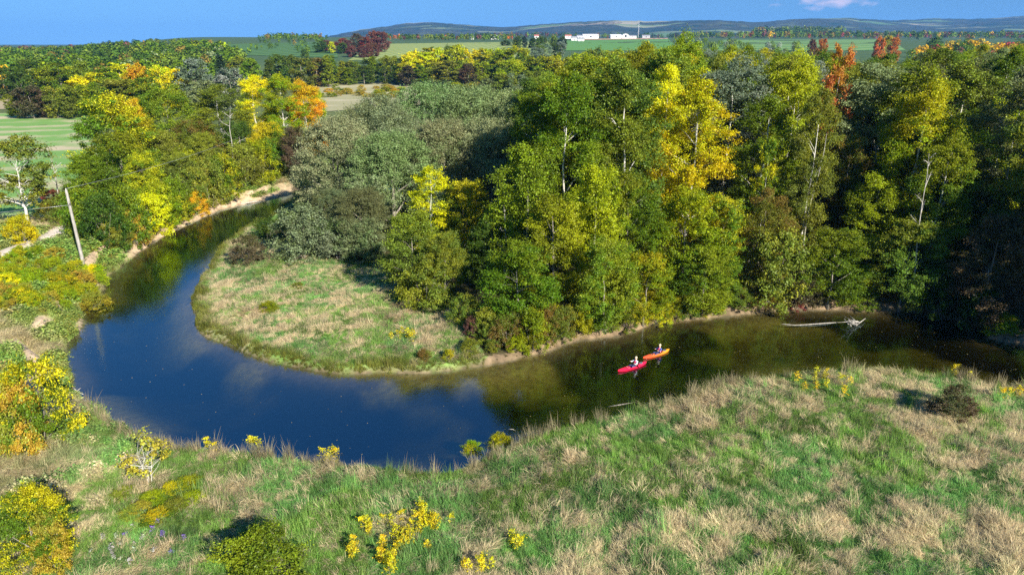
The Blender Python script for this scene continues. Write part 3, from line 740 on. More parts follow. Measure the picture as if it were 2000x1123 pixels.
# ---- shrubs along the wooded bank
EDGE = 'shrubs and vines along the wooded bank'
for u, vb, ht, wd, c, lab in [(905, 635, 58, 60, 'OL', 'olive shrub at the corner of the point meadow'), (925, 660, 40, 36, 'PR', 'purple-brown shrub at the corner of the meadow'), (955, 668, 62, 60, 'OL', 'brown-green shrub next to the purple-brown one'),
                         (990, 680, 66, 60, 'RU', 'reddish vine-covered shrub near the gravel edge'), (1040, 686, 80, 64, 'YG', 'bright yellow-green shrub above the gravel edge'), (1012, 650, 60, 55, 'G', 'green shrub at the foot of the walnut'),
                         (1075, 668, 66, 60, 'RU', 'red-tinged shrub at the foot of the vine-hung tree'), (1105, 660, 60, 55, 'OL', 'olive shrub on the bank left of the kayaks'), (1140, 650, 72, 60, 'YG', 'yellow-green climbing shrub on the bank'),
                         (1180, 648, 50, 55, 'G', 'small green bank shrub above the kayaks'), (1225, 640, 52, 60, 'MG', 'green shrub at the water by the hanging tree'), (1310, 622, 44, 55, 'YG', 'low yellow-green shrub on the sandy bank'),
                         (1345, 620, 48, 55, 'MG', 'low green shrub before the golden pair'), (1395, 616, 44, 50, 'YG', 'low bright shrub above the sandy bank'), (1450, 606, 40, 50, 'MG', 'low green shrub by the bare sandy bank'),
                         (1490, 604, 44, 45, 'RU', 'low reddish shrub on the sandy bank'), (1520, 602, 36, 40, 'YG', 'small lime shrub on the sandy bank'), (1555, 600, 40, 50, 'R', 'dark red shrub by the driftwood'),
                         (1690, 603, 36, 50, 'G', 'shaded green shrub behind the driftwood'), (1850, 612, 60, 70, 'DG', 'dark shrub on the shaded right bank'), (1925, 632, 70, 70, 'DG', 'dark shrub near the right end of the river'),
                         (1060, 640, 70, 60, 'YG', 'yellow-green bush between the walnut and the creeper tree'), (1285, 632, 46, 60, 'Y', 'yellow low bush dipping towards the water')]:
    T('bush', u, vb - ht, vb=vb, w=wd, c=c, label=lab, group=EDGE)

er = np.random.default_rng(31)
for k in range(0, len(INN) - 2):
    p = INN[k]
    if p[0] < -9 or p[0] > 50 or p[1] > 90 or k % 3: continue
    d_ = INN[k + 1] - INN[k - 1]; n_v = np.array([-d_[1], d_[0]]) / np.hypot(*d_)
    if inside(np.array([p[0] + n_v[0] * 2]), np.array([p[1] + n_v[1] * 2]), RIVER)[0]: n_v = -n_v
    q_ = p + n_v * er.uniform(.5, 1.8); hh_ = er.uniform(.9, 2.3)
    c = er.choice(['YG', 'MG', 'OL', 'RU', 'G', 'GY', 'BR'], p=[.25, .22, .18, .08, .15, .08, .04])
    cn_ = {'G': 'green', 'MG': 'grey-green', 'YG': 'yellow-green', 'GY': 'mottled', 'OL': 'olive', 'RU': 'rusty', 'BR': 'brown'}[str(c)]
    add_tree('bush', q_[0], q_[1], hh_, hh_ * er.uniform(1.1, 1.6), str(c), label=cn_ + ' low bush at the water along the wooded bank', cat='shrub', group='low bushes along the wooded waterline')
# ---- filling of the riverside wood
def fill(poly, gap, n_try, seed):
    r = np.random.default_rng(seed); lo, hi = poly.min(0), poly.max(0)
    P = r.uniform(lo, hi, (n_try, 2)); P = P[inside(P[:, 0], P[:, 1], poly)]
    dO, dI, ins = banks(P[:, 0], P[:, 1]); P = P[(~ins) & (np.minimum(dO, dI) > 4.5)]
    got = [(a, b) for a, b, c in TREE_XY]; out = []
    for x, y in P:
        gp = gap * (1 + max(0, y - 110) / 160)
        if all((x - a) ** 2 + (y - b) ** 2 > gp * gp for a, b in got): got.append((x, y)); out.append((x, y))
    return out
GI = 'poplars inside the riverside wood'
FILL = np.array([[4, 76], [14, 70], [24, 73], [40, 76], [52, 72], [58, 66], [84, 62], [122, 58], [190, 120], [205, 250], [70, 250], [38, 200], [22, 160], [6, 128], [2, 100]])
SKY_U, SKY_V = [950, 1000, 1100, 1200, 1300, 1400, 1500, 1600, 1700, 1800, 1900, 2000, 2600], [170, 140, 112, 96, 78, 84, 88, 92, 112, 96, 88, 88, 85]
nfill = 0
for x, y in fill(FILL, 5.4, 5000, 3):
    u, v = project(x, y, 24.0)
    if u < 940 or u > 2160: continue
    vt = float(np.interp(u, SKY_U, SKY_V)) + random.uniform(-6, 40) * min(1, 95 / y)
    zt = float(at_y(u, vt, y)[1]); zt = min(max(zt, 17.0), 28.5) - random.uniform(0, 2.0)
    c = random.choices(['G', 'MG', 'YG', 'DG', 'GY', 'SB', 'LM'], [8, 6, 3, 3, 1.5, 1.5, 1])[0]
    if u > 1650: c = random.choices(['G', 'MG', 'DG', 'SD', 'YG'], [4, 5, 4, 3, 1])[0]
    if 1030 < u < 1320 and y > 110: c = random.choices(['YG', 'G', 'LM', 'MG'], [5, 4, 1, 2])[0]
    cn_ = {'G': 'green', 'MG': 'grey-green', 'YG': 'yellow-green', 'DG': 'dark green', 'GY': 'green and yellow', 'SB': 'silvery', 'LM': 'lime', 'SD': 'dull grey'}[c]
    lab = cn_ + ' poplar crown in the ' + ('front' if y < 100 else 'middle' if y < 150 else 'back') + ' of the riverside wood' if u < 2050 else 'poplar of the riverside wood beyond the right edge'
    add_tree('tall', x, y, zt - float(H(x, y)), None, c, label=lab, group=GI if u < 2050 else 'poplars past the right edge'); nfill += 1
# tall trees on the bank past the right edge: they shade the end of the river
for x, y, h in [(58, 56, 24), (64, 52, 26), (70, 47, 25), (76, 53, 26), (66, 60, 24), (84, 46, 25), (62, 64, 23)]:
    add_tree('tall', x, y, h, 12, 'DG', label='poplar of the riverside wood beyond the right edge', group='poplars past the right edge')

# ---- left bank: trees between the striped field and the river
LB = 'trees on the left bank'
for k, u, vt, Y, w, c, lab in [
    ('maple', 195, 185, 122, 135, 'GY', 'large green and yellow tree at the corner of the striped field'), ('maple', 262, 225, 128, 90, 'YG', 'yellowish tree right of the large corner tree'),
    ('maple', 318, 170, 160, 100, 'G', 'dark olive-green tree behind the yellowish bank trees'), ('tall', 425, 168, 148, 110, 'MG', 'grey-green tree with a forked white trunk'),
    ('tall', 492, 150, 158, 78, 'Y', 'golden tree left of the lime one across the river'), ('tall', 546, 142, 156, 80, 'LM', 'lime-green tree between two golden ones across the river'),
    ('tall', 592, 156, 160, 72, 'GO', 'golden-orange tree nearest the marsh meadow'), ('maple', 612, 178, 170, 40, 'LM', 'narrow lime tree at the marsh meadow edge'),
    ('maple', 225, 262, 110, 110, 'G', 'green tree below the large corner tree'), ('maple', 170, 300, 108, 90, 'G', 'dark green tree at the edge of the striped field'),
    ('maple', 300, 258, 126, 90, 'OL', 'olive tree in the middle of the left bank thicket'), ('maple', 370, 236, 140, 80, 'RU', 'brownish tree left of the forked white trunk'),
    ('maple', 268, 300, 108, 80, 'GY', 'yellow-flecked tree above the round yellow bush'), ('maple', 395, 262, 132, 70, 'OL', 'olive bush-like tree under the forked trunk'),
    ('maple', 462, 238, 142, 60, 'DG', 'dark green tree in the shade of the golden ones'), ('maple', 520, 240, 140, 70, 'GY', 'yellowing low tree below the lime one'),
    ('maple', 575, 250, 138, 60, 'BR', 'bare greyish tree beside the willow clump'), ('maple', 345, 300, 118, 80, 'OL', 'olive-yellow tree above the undercut bank'), ('maple', 250, 196, 150, 60, 'GO', 'orange-yellow tree behind the large corner tree')]:
    T(k, u, vt, Y, w=w, c=c, label=lab, group=LB)
LT = 'bushes of the left bank thicket'
for i, (u, vb, ht, wd, c) in enumerate([(150, 468, 100, 80, 'G'), (190, 478, 95, 80, 'DG'), (235, 470, 100, 80, 'G'), (285, 455, 75, 75, 'Y'), (255, 476, 60, 60, 'OY'), (215, 488, 50, 60, 'OL'), (305, 440, 80, 70, 'YG'), (270, 420, 80, 80, 'GY'),
                           (330, 425, 75, 70, 'G'), (365, 412, 80, 70, 'OL'), (345, 435, 50, 55, 'GY'), (400, 395, 85, 70, 'OL'), (378, 420, 45, 50, 'GO'), (430, 385, 80, 70, 'GY'), (465, 370, 85, 70, 'OL'), (500, 358, 80, 70, 'YG'), (535, 348, 75, 65, 'OL'),
                           (565, 340, 75, 55, 'BR'), (420, 350, 80, 70, 'RU'), (380, 350, 85, 70, 'G'), (340, 372, 80, 70, 'YG'), (300, 380, 85, 80, 'G'), (240, 395, 90, 80, 'GY'), (190, 420, 90, 80, 'G'), (145, 420, 60, 50, 'BR'),
                           (450, 330, 60, 60, 'RU'), (490, 322, 60, 60, 'YG'), (530, 315, 60, 60, 'GY'), (375, 325, 60, 60, 'RU'), (318, 338, 60, 60, 'YG'), (270, 355, 70, 70, 'OL'), (230, 345, 70, 70, 'G'), (120, 440, 60, 50, 'OL')]):
    desc = {'G': 'green', 'DG': 'dark green', 'Y': 'bright yellow', 'OY': 'orange-tinged', 'OL': 'olive', 'YG': 'yellow-green', 'GY': 'yellow-flecked green', 'GO': 'golden', 'BR': 'dull brown', 'RU': 'rusty'}[c]
    T('bush', u, vb - ht, vb=vb, w=wd, c=c, label=desc + ' bush in the thicket on the left bank', group=LT)
# the left edge
T('airy', 14, 266, vb=452, w=125, c='MG', label='tree with a pale leaning trunk at the left edge, beside the field', ub=12, var=0, name='ash_tree')
T('bush', 34, 424, vb=478, w=58, c='Y', label='bright yellow bush under the pale-trunked tree')
T('bush', 100, 372, vb=408, w=40, c='R', label='dark red shrub at the top of the utility pole')
T('bush', 96, 392, vb=436, w=50, c='OL', label='olive shrub between the pole and the pale-trunked tree')
YB = 'yellow scrub below the gravel track'
rr = np.random.default_rng(21)
for i in range(80):
    u = rr.uniform(-20, 200); v = rr.uniform(505, 612)
    if v > 640 - (u - 60) * .5 and u > 60: continue
    if u > 120 and v < 540: continue
    x, y = hit(u, v); c = rr.choice(['Y', 'OY', 'LM', 'GY', 'LM', 'YG'])
    hh_ = rr.uniform(1.0, 2.3); add_tree('bush', x, y, hh_, hh_ * rr.uniform(1.1, 1.5), c, label={'Y': 'yellow', 'OY': 'orange-yellow', 'LM': 'lime-yellow', 'GY': 'green and yellow', 'YG': 'yellow-green'}[c] + ' scrub bush between the track and the river', cat='shrub', group=YB)
T('bush', 45, 715, vb=860, w=125, c='GY', label='big yellow and red bush at the left edge above the river bend', var=1)
T('bush', 15, 760, vb=880, w=90, c='OY', label='orange-yellow bush beside the big one at the left edge', var=2)
T('maple', 38, 958, vb=1118, w=125, c='GY', label='small yellow-green tree in the bottom left corner', var=2)
T('bush', 85, 1010, vb=1120, w=70, c='OY', label='orange-brown shrub right of the corner tree', var=3)
T('sparse', 272, 845, vb=948, w=75, c='OY', label='spindly sapling with pale stems and few orange leaves', var=0, ub=290)
T('bush', 500, 1052, vb=1135, w=160, c='G', label='round dark green bush cut by the bottom edge', var=4)
for u, v, c, lab in [(300, 985, 'YG', 'low yellow-green weed bush at the foot of the sapling'), (335, 968, 'GY', 'low mottled weed bush right of the sapling foot'), (365, 955, 'YG', 'low green weed bush farther right of the sapling'), (345, 1000, 'OL', 'olive weed bush below the sapling'),
                     (270, 1010, 'OY', 'reddish yellow weed bush left below the sapling'), (310, 1020, 'GY', 'mottled weed bush between the sapling and the bottom edge'), (245, 975, 'OL', 'olive weed bush left of the sapling'), (380, 985, 'YG', 'small yellow-green weed bush toward the near meadow')]:
    x, y = hit(u, v); add_tree('bush', x, y, .8, 1.7, c, label=lab, cat='shrub', group='weed bushes round the sapling')
T('bush', 1872, 762, vb=812, w=90, c='BR', label='dark brown dead-looking shrub in the right meadow', var=1)
T('bush', 925, 868, vb=886, w=46, c='LM', label='bright sedge clump standing in the shallows, left one', var=2, name='sedge_clump')
T('bush', 978, 852, vb=876, w=56, c='YG', label='larger bright sedge clump at the near waterline', var=3, name='sedge_clump')
T('bush', 180, 575, vb=608, w=60, c='OY', label='orange-tinged bush hanging over the undercut bank', var=3)
T('bush', 525, 590, vb=607, w=36, c='YG', label='tiny green shrub in the point meadow', var=0)
T('bush', 580, 553, vb=565, w=24, c='OL', label='tiny dark weed shrub in the upper point meadow', var=2)

# ---- second line: trees beyond the left field and the marsh
def row(us, vts, Y, kinds, cols, zone, w=None, dY=10, group=None):
    for u, vt in zip(us, vts):
        c = random.choices(list(cols), list(cols.values()))[0]; k = random.choice(kinds)
        desc = {'G': 'green', 'DG': 'dark green', 'MG': 'grey-green', 'YG': 'yellow-green', 'LM': 'lime', 'Y': 'yellow', 'GO': 'golden', 'GY': 'mottled', 'O': 'orange', 'RU': 'rusty', 'S': 'silvery', 'SB': 'silver', 'SD': 'dull grey-green', 'OL': 'olive', 'PR': 'purple-brown',
                'R': 'red', 'BR': 'brownish', 'OY': 'orange-yellow', 'SP': 'blackish green'}[c]
        T(k, u + random.uniform(-6, 6), vt + random.uniform(-5, 5), Y + random.uniform(-dY, dY), w=(w or 46) * random.uniform(.8, 1.25), c=c, label=desc + ' tree ' + zone, group='trees ' + zone)
ar = np.arange
row(ar(150, 345, 27), np.interp(ar(150, 345, 27), [150, 200, 260, 345], [150, 128, 122, 130]), 300, ['midtall', 'mid'], {'Y': 5, 'GO': 3, 'YG': 3, 'GY': 2, 'G': 2}, 'in the golden grove beyond the striped field', 50, 8)
row(ar(140, 350, 30), np.interp(ar(140, 350, 30), [140, 200, 260, 350], [172, 158, 150, 165]), 275, ['midtall', 'mid'], {'GY': 3, 'YG': 3, 'G': 3, 'OL': 2, 'Y': 1}, 'at the front of the golden grove', 52, 6)
row(ar(25, 150, 26), [180, 172, 170, 176, 172], 268, ['mid'], {'G': 3, 'BR': 1, 'OL': 2, 'GY': 1}, 'at the top corner of the striped field', 46, 5)
row(ar(5, 160, 25), [132, 128, 124, 130, 126, 128, 122], 360, ['mid', 'midtall'], {'DG': 4, 'G': 3, 'RU': 1, 'YG': 1}, 'in the dark wood behind the striped field', 46, 15)
T('mid', 374, 118, 300, w=66, c='SB', label='silvery-white willow right of the golden grove, taller one', name='willow_tree'); T('mid', 445, 136, 296, w=66, c='SB', label='silvery-white willow right of the golden grove, lower one', name='willow_tree')
T('cone', 428, 108, 320, w=44, c='SP', label='dark spruce between the two silvery willows', name='spruce_tree'); T('mid', 395, 160, 285, w=60, c='S', label='dull silver bush below the taller silvery willow', name='willow_tree')
row(ar(470, 640, 24), np.interp(ar(470, 640, 24), [470, 640], [112, 110]), 440, ['mid', 'midtall', 'cone'], {'G': 3, 'DG': 3, 'OL': 2, 'Y': 1, 'RU': 1}, 'in the tree belt behind the golden bank trees', 38, 14)
row(ar(365, 480, 24), [140, 138, 150, 148, 150], 350, ['mid', 'midtall'], {'G': 3, 'DG': 3, 'YG': 2}, 'between the silvery willows and the tree belt', 44, 10)
row(ar(612, 800, 17), np.interp(ar(612, 800, 17), [612, 700, 800], [112, 118, 108]), 485, ['midtall', 'cone', 'mid'], {'OL': 2, 'DG': 4, 'MG': 3, 'G': 3, 'YG': 1}, 'in the tree belt behind the marsh', 32, 8)
row(ar(620, 800, 21), np.interp(ar(620, 800, 21), [620, 800], [132, 128]), 466, ['cone', 'midtall'], {'OL': 3, 'DG': 3, 'G': 2, 'YG': 2}, 'at the foot of the tree belt behind the marsh', 28, 4)
row(ar(800, 1040, 19), np.interp(ar(800, 1040, 19), [800, 860, 960, 1040], [100, 94, 92, 100]), 478, ['midtall', 'mid'], {'Y': 4, 'LM': 2, 'GY': 3, 'YG': 3, 'DG': 1}, 'in the yellow half of the tree belt', 40, 10)
row(ar(800, 1060, 23), np.interp(ar(800, 1060, 23), [800, 1060], [124, 122]), 455, ['mid', 'midtall'], {'OL': 3, 'GY': 3, 'G': 2, 'BR': 1}, 'at the foot of the yellow half of the belt', 38, 5)
row([1000, 1050, 1075, 1100, 1130, 1160, 1200], [118, 112, 108, 104, 100, 98, 96], 400, ['mid'], {'MG': 3, 'YG': 3, 'G': 2}, 'joining the belt to the riverside wood', 60, 20)
row([955, 985, 1012, 1040], [150, 148, 142, 140], 330, ['mid'], {'SD': 3, 'MG': 2, 'O': 1}, 'behind the willow clump by the marsh', 50, 12)
MS = 'small shrubs dotted over the marsh meadow'
for i in range(44):
    u = rr.uniform(622, 1000); v = rr.uniform(168, 192)
    if u > 800 and v > 178: continue
    x, y = hit(u, v); c = rr.choice(['OY', 'OL', 'YG', 'GY', 'GO'])
    add_tree('bush', x, y, rr.uniform(1.5, 3.6), rr.uniform(4, 8), c, label='small autumn shrub on the marsh meadow', cat='shrub', group=MS)
# red-brown grove on the rise and trees round the farms
row([640, 655, 668, 682, 696, 708, 720, 732, 745], [82, 78, 76, 74, 72, 70, 68, 66, 68], 800, ['mid', 'midtall'], {'PR': 5, 'BR': 2, 'R': 1}, 'in the red-brown grove on the rise', 22, 30)
row([690, 704, 716, 728], [92, 90, 88, 86], 720, ['mid'], {'PR': 4, 'R': 1}, 'at the foot of the red-brown grove', 22, 15)
T('mid', 647, 83, 770, w=16, c='Y', label='small yellow tree before the red-brown grove'); T('mid', 624, 80, 780, w=26, c='DG', label='dark round tree left of the red-brown grove'); T('mid', 668, 84, 770, w=24, c='DG', label='dark green tree right of the small yellow one')
T('mid', 594, 96, 640, w=14, c='DG', label='lone dark tree in the dark green field')
row(ar(985, 1110, 10), np.interp(ar(985, 1110, 10), [985, 1040, 1110], [80, 70, 72]), 900, ['mid', 'cone'], {'DG': 4, 'SP': 2, 'MG': 2, 'G': 1}, 'around the white farmhouse', 17, 60)
row([1070, 1085, 1100, 1060, 1045], [84, 82, 82, 88, 90], 700, ['mid'], {'SB': 3, 'MG': 2, 'DG': 1}, 'in the plantation below the farm', 24, 20)
row([1712, 1728, 1738, 1754, 1586, 1606], [74, 71, 75, 77, 75, 77], 620, ['mid'], {'O': 2, 'OY': 3, 'PR': 1}, 'by the pasture behind the wood', 18, 30)

# ---- the mass of woods farther off
def vcol_leaf_material():
    m, t = new_mat('far_foliage')
    a = N(t, 'ShaderNodeAttribute', attribute_type='GEOMETRY', attribute_name='leaf_value')
    d = N(t, 'ShaderNodeBsdfDiffuse'); tr = N(t, 'ShaderNodeBsdfTranslucent'); L(t, a.outputs['Color'], d.inputs[0]); L(t, a.outputs['Color'], tr.inputs[0])
    s = N(t, 'ShaderNodeMixShader'); s.inputs[0].default_value = .25; L(t, d.outputs[0], s.inputs[1]); L(t, tr.outputs[0], s.inputs[2]); out_node(t, s.outputs[0]); return m
M_FAR = vcol_leaf_material()
def far_wood(name, spots, label, nl=70, lsz=.55):
    """spots: (x, y, height, radius, colour) of each tree of the mass"""
    Vs, Fs, Cs, b = [], [], [], 0
    r = np.random.default_rng(len(spots))
    for x, y, h, R, c in spots:
        z = float(H(x, y)); n = nl
        d = unit(r.normal(size=(n, 3)) + [0, 0, .3]); rad = r.random(n) ** .33
        C = np.stack([x + d[:, 0] * R * rad, y + d[:, 1] * R * rad, z + h * .54 + d[:, 2] * h * .46 * rad], 1)
        C[:, 2] = np.maximum(C[:, 2], z + .5)
        V, F = leaf_quads(C, unit(d + [0, 0, .4] + r.normal(size=(n, 3)) * .5), R * lsz * r.uniform(.6, 1.3, n), r, .8)
        cc = np.array(c)[None] * r.uniform(.7, 1.3, (n, 1)) * r.uniform(.8, 1.2)
        Vs.append(V); Fs.append(F + b); b += len(V); Cs.append(np.concatenate([cc, np.ones((n, 1))], 1).repeat(4, 0))
    o = link(name, np_mesh(name, np.vstack(Vs), np.vstack(Fs), 4, {'leaf_value': np.vstack(Cs)}), None, M_FAR)
    return tag(o, label, 'wood', kind='stuff')
def spots_px(n, u0, u1, y0, y1, h, cols, seed):
    r = np.random.default_rng(seed); out = []
    ks, ps = list(cols), np.array(list(cols.values()), float); ps /= ps.sum()
    for i in range(n):
        y = y0 * (y1 / y0) ** r.random(); u = r.uniform(u0, u1); x = (u - 1000) / FPX * y * .9417
        hh = h * r.uniform(.7, 1.25)
        if u < 500:                                                  # the low skyline of the left-hand woods
            zt = CAM_H - (float(np.interp(u, [-200, 140, 220, 330, 430, 500], [91, 88, 78, 75, 78, 86])) + r.uniform(-1, 5) - HORIZON) * y / 1503
            hh = min(hh, zt - float(H(x, y)))
            if hh < 3: continue
        out.append((x, y, hh, hh * r.uniform(.3, .45), PAL[ks[r.choice(len(ks), p=ps)]][0]))
    return out
far_wood('left_wood', spots_px(330, -120, 490, 400, 640, 15, {'DG': 5, 'G': 4, 'MG': 2, 'YG': 1.2, 'RU': .8, 'GO': .4, 'S': .5}, 1), 'dark mixed wood stretching behind the golden grove', 300, .28)
far_wood('ridge_wood', spots_px(520, -200, 440, 640, 1250, 15, {'DG': 5, 'G': 4, 'PR': .5, 'OL': 2, 'RU': .4, 'YG': .8}, 2) + spots_px(150, -200, 160, 1150, 1350, 15, {'PR': 2, 'BR': 2, 'DG': 3}, 5), 'wooded rise with purple-brown trees on the left skyline', 130, .40)
hed = [(x, y, h, R, c) for x, y, h, R, c in spots_px(120, 740, 1000, 1230, 1290, 10, {'DG': 4, 'G': 3, 'OL': 2, 'O': .5, 'PR': 1}, 3)]
hed += spots_px(46, 440, 650, 760, 1050, 7, {'DG': 4, 'G': 2, 'GY': 1, 'RU': 1}, 24) + spots_px(150, 330, 640, 1250, 1450, 11, {'DG': 4, 'G': 2, 'RU': 1}, 4)
far_wood('hedgerow_wood', hed, 'dark hedgerow along the top of the light green field', 50)
far_wood('plateau_wood', spots_px(380, 900, 1420, 2150, 3000, 15, {'DG': 5, 'SP': 2, 'G': 2, 'PR': 1, 'RU': 1}, 6) + spots_px(420, 1330, 2150, 1900, 2300, 17, {'DG': 5, 'G': 3, 'RU': 1, 'PR': .6, 'OL': 2}, 17) + spots_px(520, 1400, 2150, 1500, 3400, 15, {'DG': 5, 'G': 3, 'RU': 1.5, 'PR': 1, 'R': .5, 'GO': .6}, 7)
         + spots_px(260, 1470, 1640, 2400, 2700, 34, {'DG': 6, 'G': 2, 'OL': 2, 'RU': .6}, 8), 'belt of dark woods below the far ridge', 40)
far_wood('wood_behind_poplars', spots_px(170, 1780, 2150, 420, 760, 15, {'GO': 2, 'OY': 2, 'DG': 2, 'G': 2, 'PR': 1, 'R': 1}, 9) + spots_px(60, 1330, 1560, 640, 900, 10, {'MG': 3, 'G': 2, 'SB': 1}, 10), 'autumn wood behind the riverside poplars at right', 200, .30)

# ------------------------------------------------------------------ grasses
TUFTS = bpy.data.collections.new('tuft_sources')
def blades(seed, n, length, width, lean, spread, base_r, seg=3, z_jit=.35):
    r = np.random.default_rng(seed)
    a0 = r.uniform(0, 2 * pi, n); rb = base_r * np.sqrt(r.random(n)); P = np.stack([np.cos(a0) * rb, np.sin(a0) * rb, np.full(n, -.08)], 1)
    ln = length * r.uniform(.55, 1.25, n); dirn = r.normal(size=n) * spread; dx = np.stack([np.cos(dirn), np.sin(dirn)], 1)
    ln_lean = np.clip(lean + r.normal(size=n) * .22, .02, 1.4)
    side = np.stack([-np.sin(dirn + r.normal(size=n) * .6), np.cos(dirn), r.normal(size=n) * .3], 1); side = unit(side)
    V = []; pos = P.copy(); ang = np.full(n, .15) * lean
    for k in range(seg + 1):
        w = width * (1 - (k / seg) ** 1.5 * .9) * r.uniform(.7, 1.2, n)
        V += [pos - side * w[:, None] / 2, pos + side * w[:, None] / 2]
        ang = ang + ln_lean * 1.5 / seg * (1.2 if k else .8); ang = np.minimum(ang, 1.75)
        st = ln / seg
        pos = pos + np.stack([np.sin(ang) * dx[:, 0] * st, np.sin(ang) * dx[:, 1] * st, np.cos(ang) * st], 1)
    V = np.stack(V, 1); m = 2 * (seg + 1)
    F = np.concatenate([np.stack([np.arange(n) * m + 2 * k + q for q in (0, 1, 3, 2)], 1) for k in range(seg)])
    lv = np.stack([r.random(n), r.random(n), r.random(n), np.ones(n)], 1).repeat(m, 0)
    me = np_mesh('tuft', V.reshape(-1, 3), F, 4, {'leaf_value': lv}); me.materials.append(M_GRASS)
    o = bpy.data.objects.new('tuft_%02d' % len(TUFTS.objects), me); TUFTS.objects.link(o)
for i in range(4): blades(100 + i, 58, .66, .030, .92, .75, .34)                # 0-3 lodged, swept one way
for i in range(3): blades(110 + i, 58, .38, .033, .5, 3.0, .32)                # 4-6 green, half upright
for i in range(2): blades(120 + i, 30, .95, .024, .22, 3.0, .24)               # 7-8 tall stems
for i in range(2):                                                            # 9-10 leafy weeds
    r = np.random.default_rng(130 + i); n = 110; C = r.normal(size=(n, 3)) * [.26, .26, .2] + [0, 0, .34]
    V, F = leaf_quads(C, unit(r.normal(size=(n, 3)) * .6 + [0, 0, .8]), .17 * r.uniform(.5, 1.3, n), r, .6)
    me = np_mesh('tuft', V, F, 4, {'leaf_value': np.stack([r.random(n), r.random(n), r.random(n), np.ones(n)], 1).repeat(4, 0)}); me.materials.append(M_GRASS)
    TUFTS.objects.link(bpy.data.objects.new('tuft_%02d' % len(TUFTS.objects), me))

ng = bpy.data.node_groups.new('grow_tufts', 'GeometryNodeTree')
ng.interface.new_socket('Geometry', in_out='INPUT', socket_type='NodeSocketGeometry'); ng.interface.new_socket('Geometry', in_out='OUTPUT', socket_type='NodeSocketGeometry')
gi, go = N(ng, 'NodeGroupInput'), N(ng, 'NodeGroupOutput')
ci = N(ng, 'GeometryNodeCollectionInfo'); ci.inputs[0].default_value = TUFTS; ci.inputs[1].default_value = True; ci.inputs[2].default_value = True
ip = N(ng, 'GeometryNodeInstanceOnPoints'); ip.inputs['Pick Instance'].default_value = True
def named(nm, dt):
    n = N(ng, 'GeometryNodeInputNamedAttribute', data_type=dt); n.inputs[0].default_value = nm; return n.outputs[0]
e2r = N(ng, 'FunctionNodeEulerToRotation'); L(ng, named('tuft_turn', 'FLOAT_VECTOR'), e2r.inputs[0])
L(ng, gi.outputs[0], ip.inputs['Points']); L(ng, ci.outputs[0], ip.inputs['Instance']); L(ng, named('tuft_kind', 'INT'), ip.inputs['Instance Index'])
L(ng, e2r.outputs[0], ip.inputs['Rotation']); L(ng, named('tuft_size', 'FLOAT_VECTOR'), ip.inputs['Scale']); L(ng, ip.outputs[0], go.inputs[0])
def grow(name, P, kind, turn, size, tint, label):
    me = bpy.data.meshes.new(name); me.vertices.add(len(P)); me.vertices.foreach_set('co', np.ascontiguousarray(P, np.float32).ravel())
    a = me.attributes.new('tuft_kind', 'INT', 'POINT'); a.data.foreach_set('value', np.ascontiguousarray(kind, np.int32))
    for nm, ar_ in (('tuft_turn', turn), ('tuft_size', size)):
        a = me.attributes.new(nm, 'FLOAT_VECTOR', 'POINT'); a.data.foreach_set('vector', np.ascontiguousarray(ar_, np.float32).ravel())
    a = me.attributes.new('tint', 'FLOAT_COLOR', 'POINT'); a.data.foreach_set('color', np.ascontiguousarray(np.concatenate([tint, np.ones((len(P), 1))], 1), np.float32).ravel())
    o = link(name, me, None, M_GRASS); md = o.modifiers.new('tufts', 'NODES'); md.node_group = ng
    return tag(o, label, 'grass', kind='stuff')

gr = np.random.default_rng(5)
NC = 670000
px = gr.uniform(-95, 92, NC); py = gr.uniform(20, 150, NC)
uu, vv = project(px, py, 1.0)
keep = (uu > -260) & (uu < 2500) & (vv < 1420) & (gr.random(NC) < np.clip((52 / np.hypot(py, 24)) ** 1.3, 0, 1))
px, py = px[keep], py[keep]
dO, dI, ins, left, wood = zones(px, py)
keep = ~ins & (np.minimum(dO, dI) > .12) & (~wood | (gr.random(len(px)) < .25)) & ~((py > 105) & (dO > 12) & (px < -20))
keep &= ~((np.abs(seg_dist(px, py, rc)) < 2.3)) & (soil_mask(px, py, dO, dI, ins) < .35 + .3 * gr.random(len(px)))
px, py, dO, dI, left, wood = (q[keep] for q in (px, py, dO, dI, left, wood))
n = len(px); pz = H(px, py)
dry = dryness(px, py); d2 = np.clip(dry * .8 + .08 + .14 * (dI < dO) + gr.normal(size=n) * .3, 0, 1)
flow = 2 * pi * fbm(px, py, 11, 2, 70) * 1.6 + fbm(px, py, 3.2, 2, 74) * 4.0 + gr.normal(size=n) * .6
own = dO < dI
kind = np.where(d2 > .5, gr.integers(0, 4, n), gr.integers(4, 7, n))
kind = np.where(gr.random(n) < .05, gr.integers(7, 9, n), kind)
lf = (gr.random(n) < left * .62); kind = np.where(lf, np.where(gr.random(n) < .6, gr.integers(9, 11, n), gr.integers(4, 7, n)), kind)
d2 = np.where(d2 > .5, .72 + .28 * d2, .35 * d2)
tint = (GRN * gr.uniform(.7, 1.3, (n, 1)) * (.35 + 1.3 * fbm(px, py, 2.2, 2, 84))[:, None] * np.where(vnoise(px, py, 5, 80)[:, None] > .55, np.array([[.85, 1.0, 1.3]]), 1.0)) * (1 - d2[:, None]) + TAN * gr.uniform(.8, 1.25, (n, 1)) * d2[:, None]
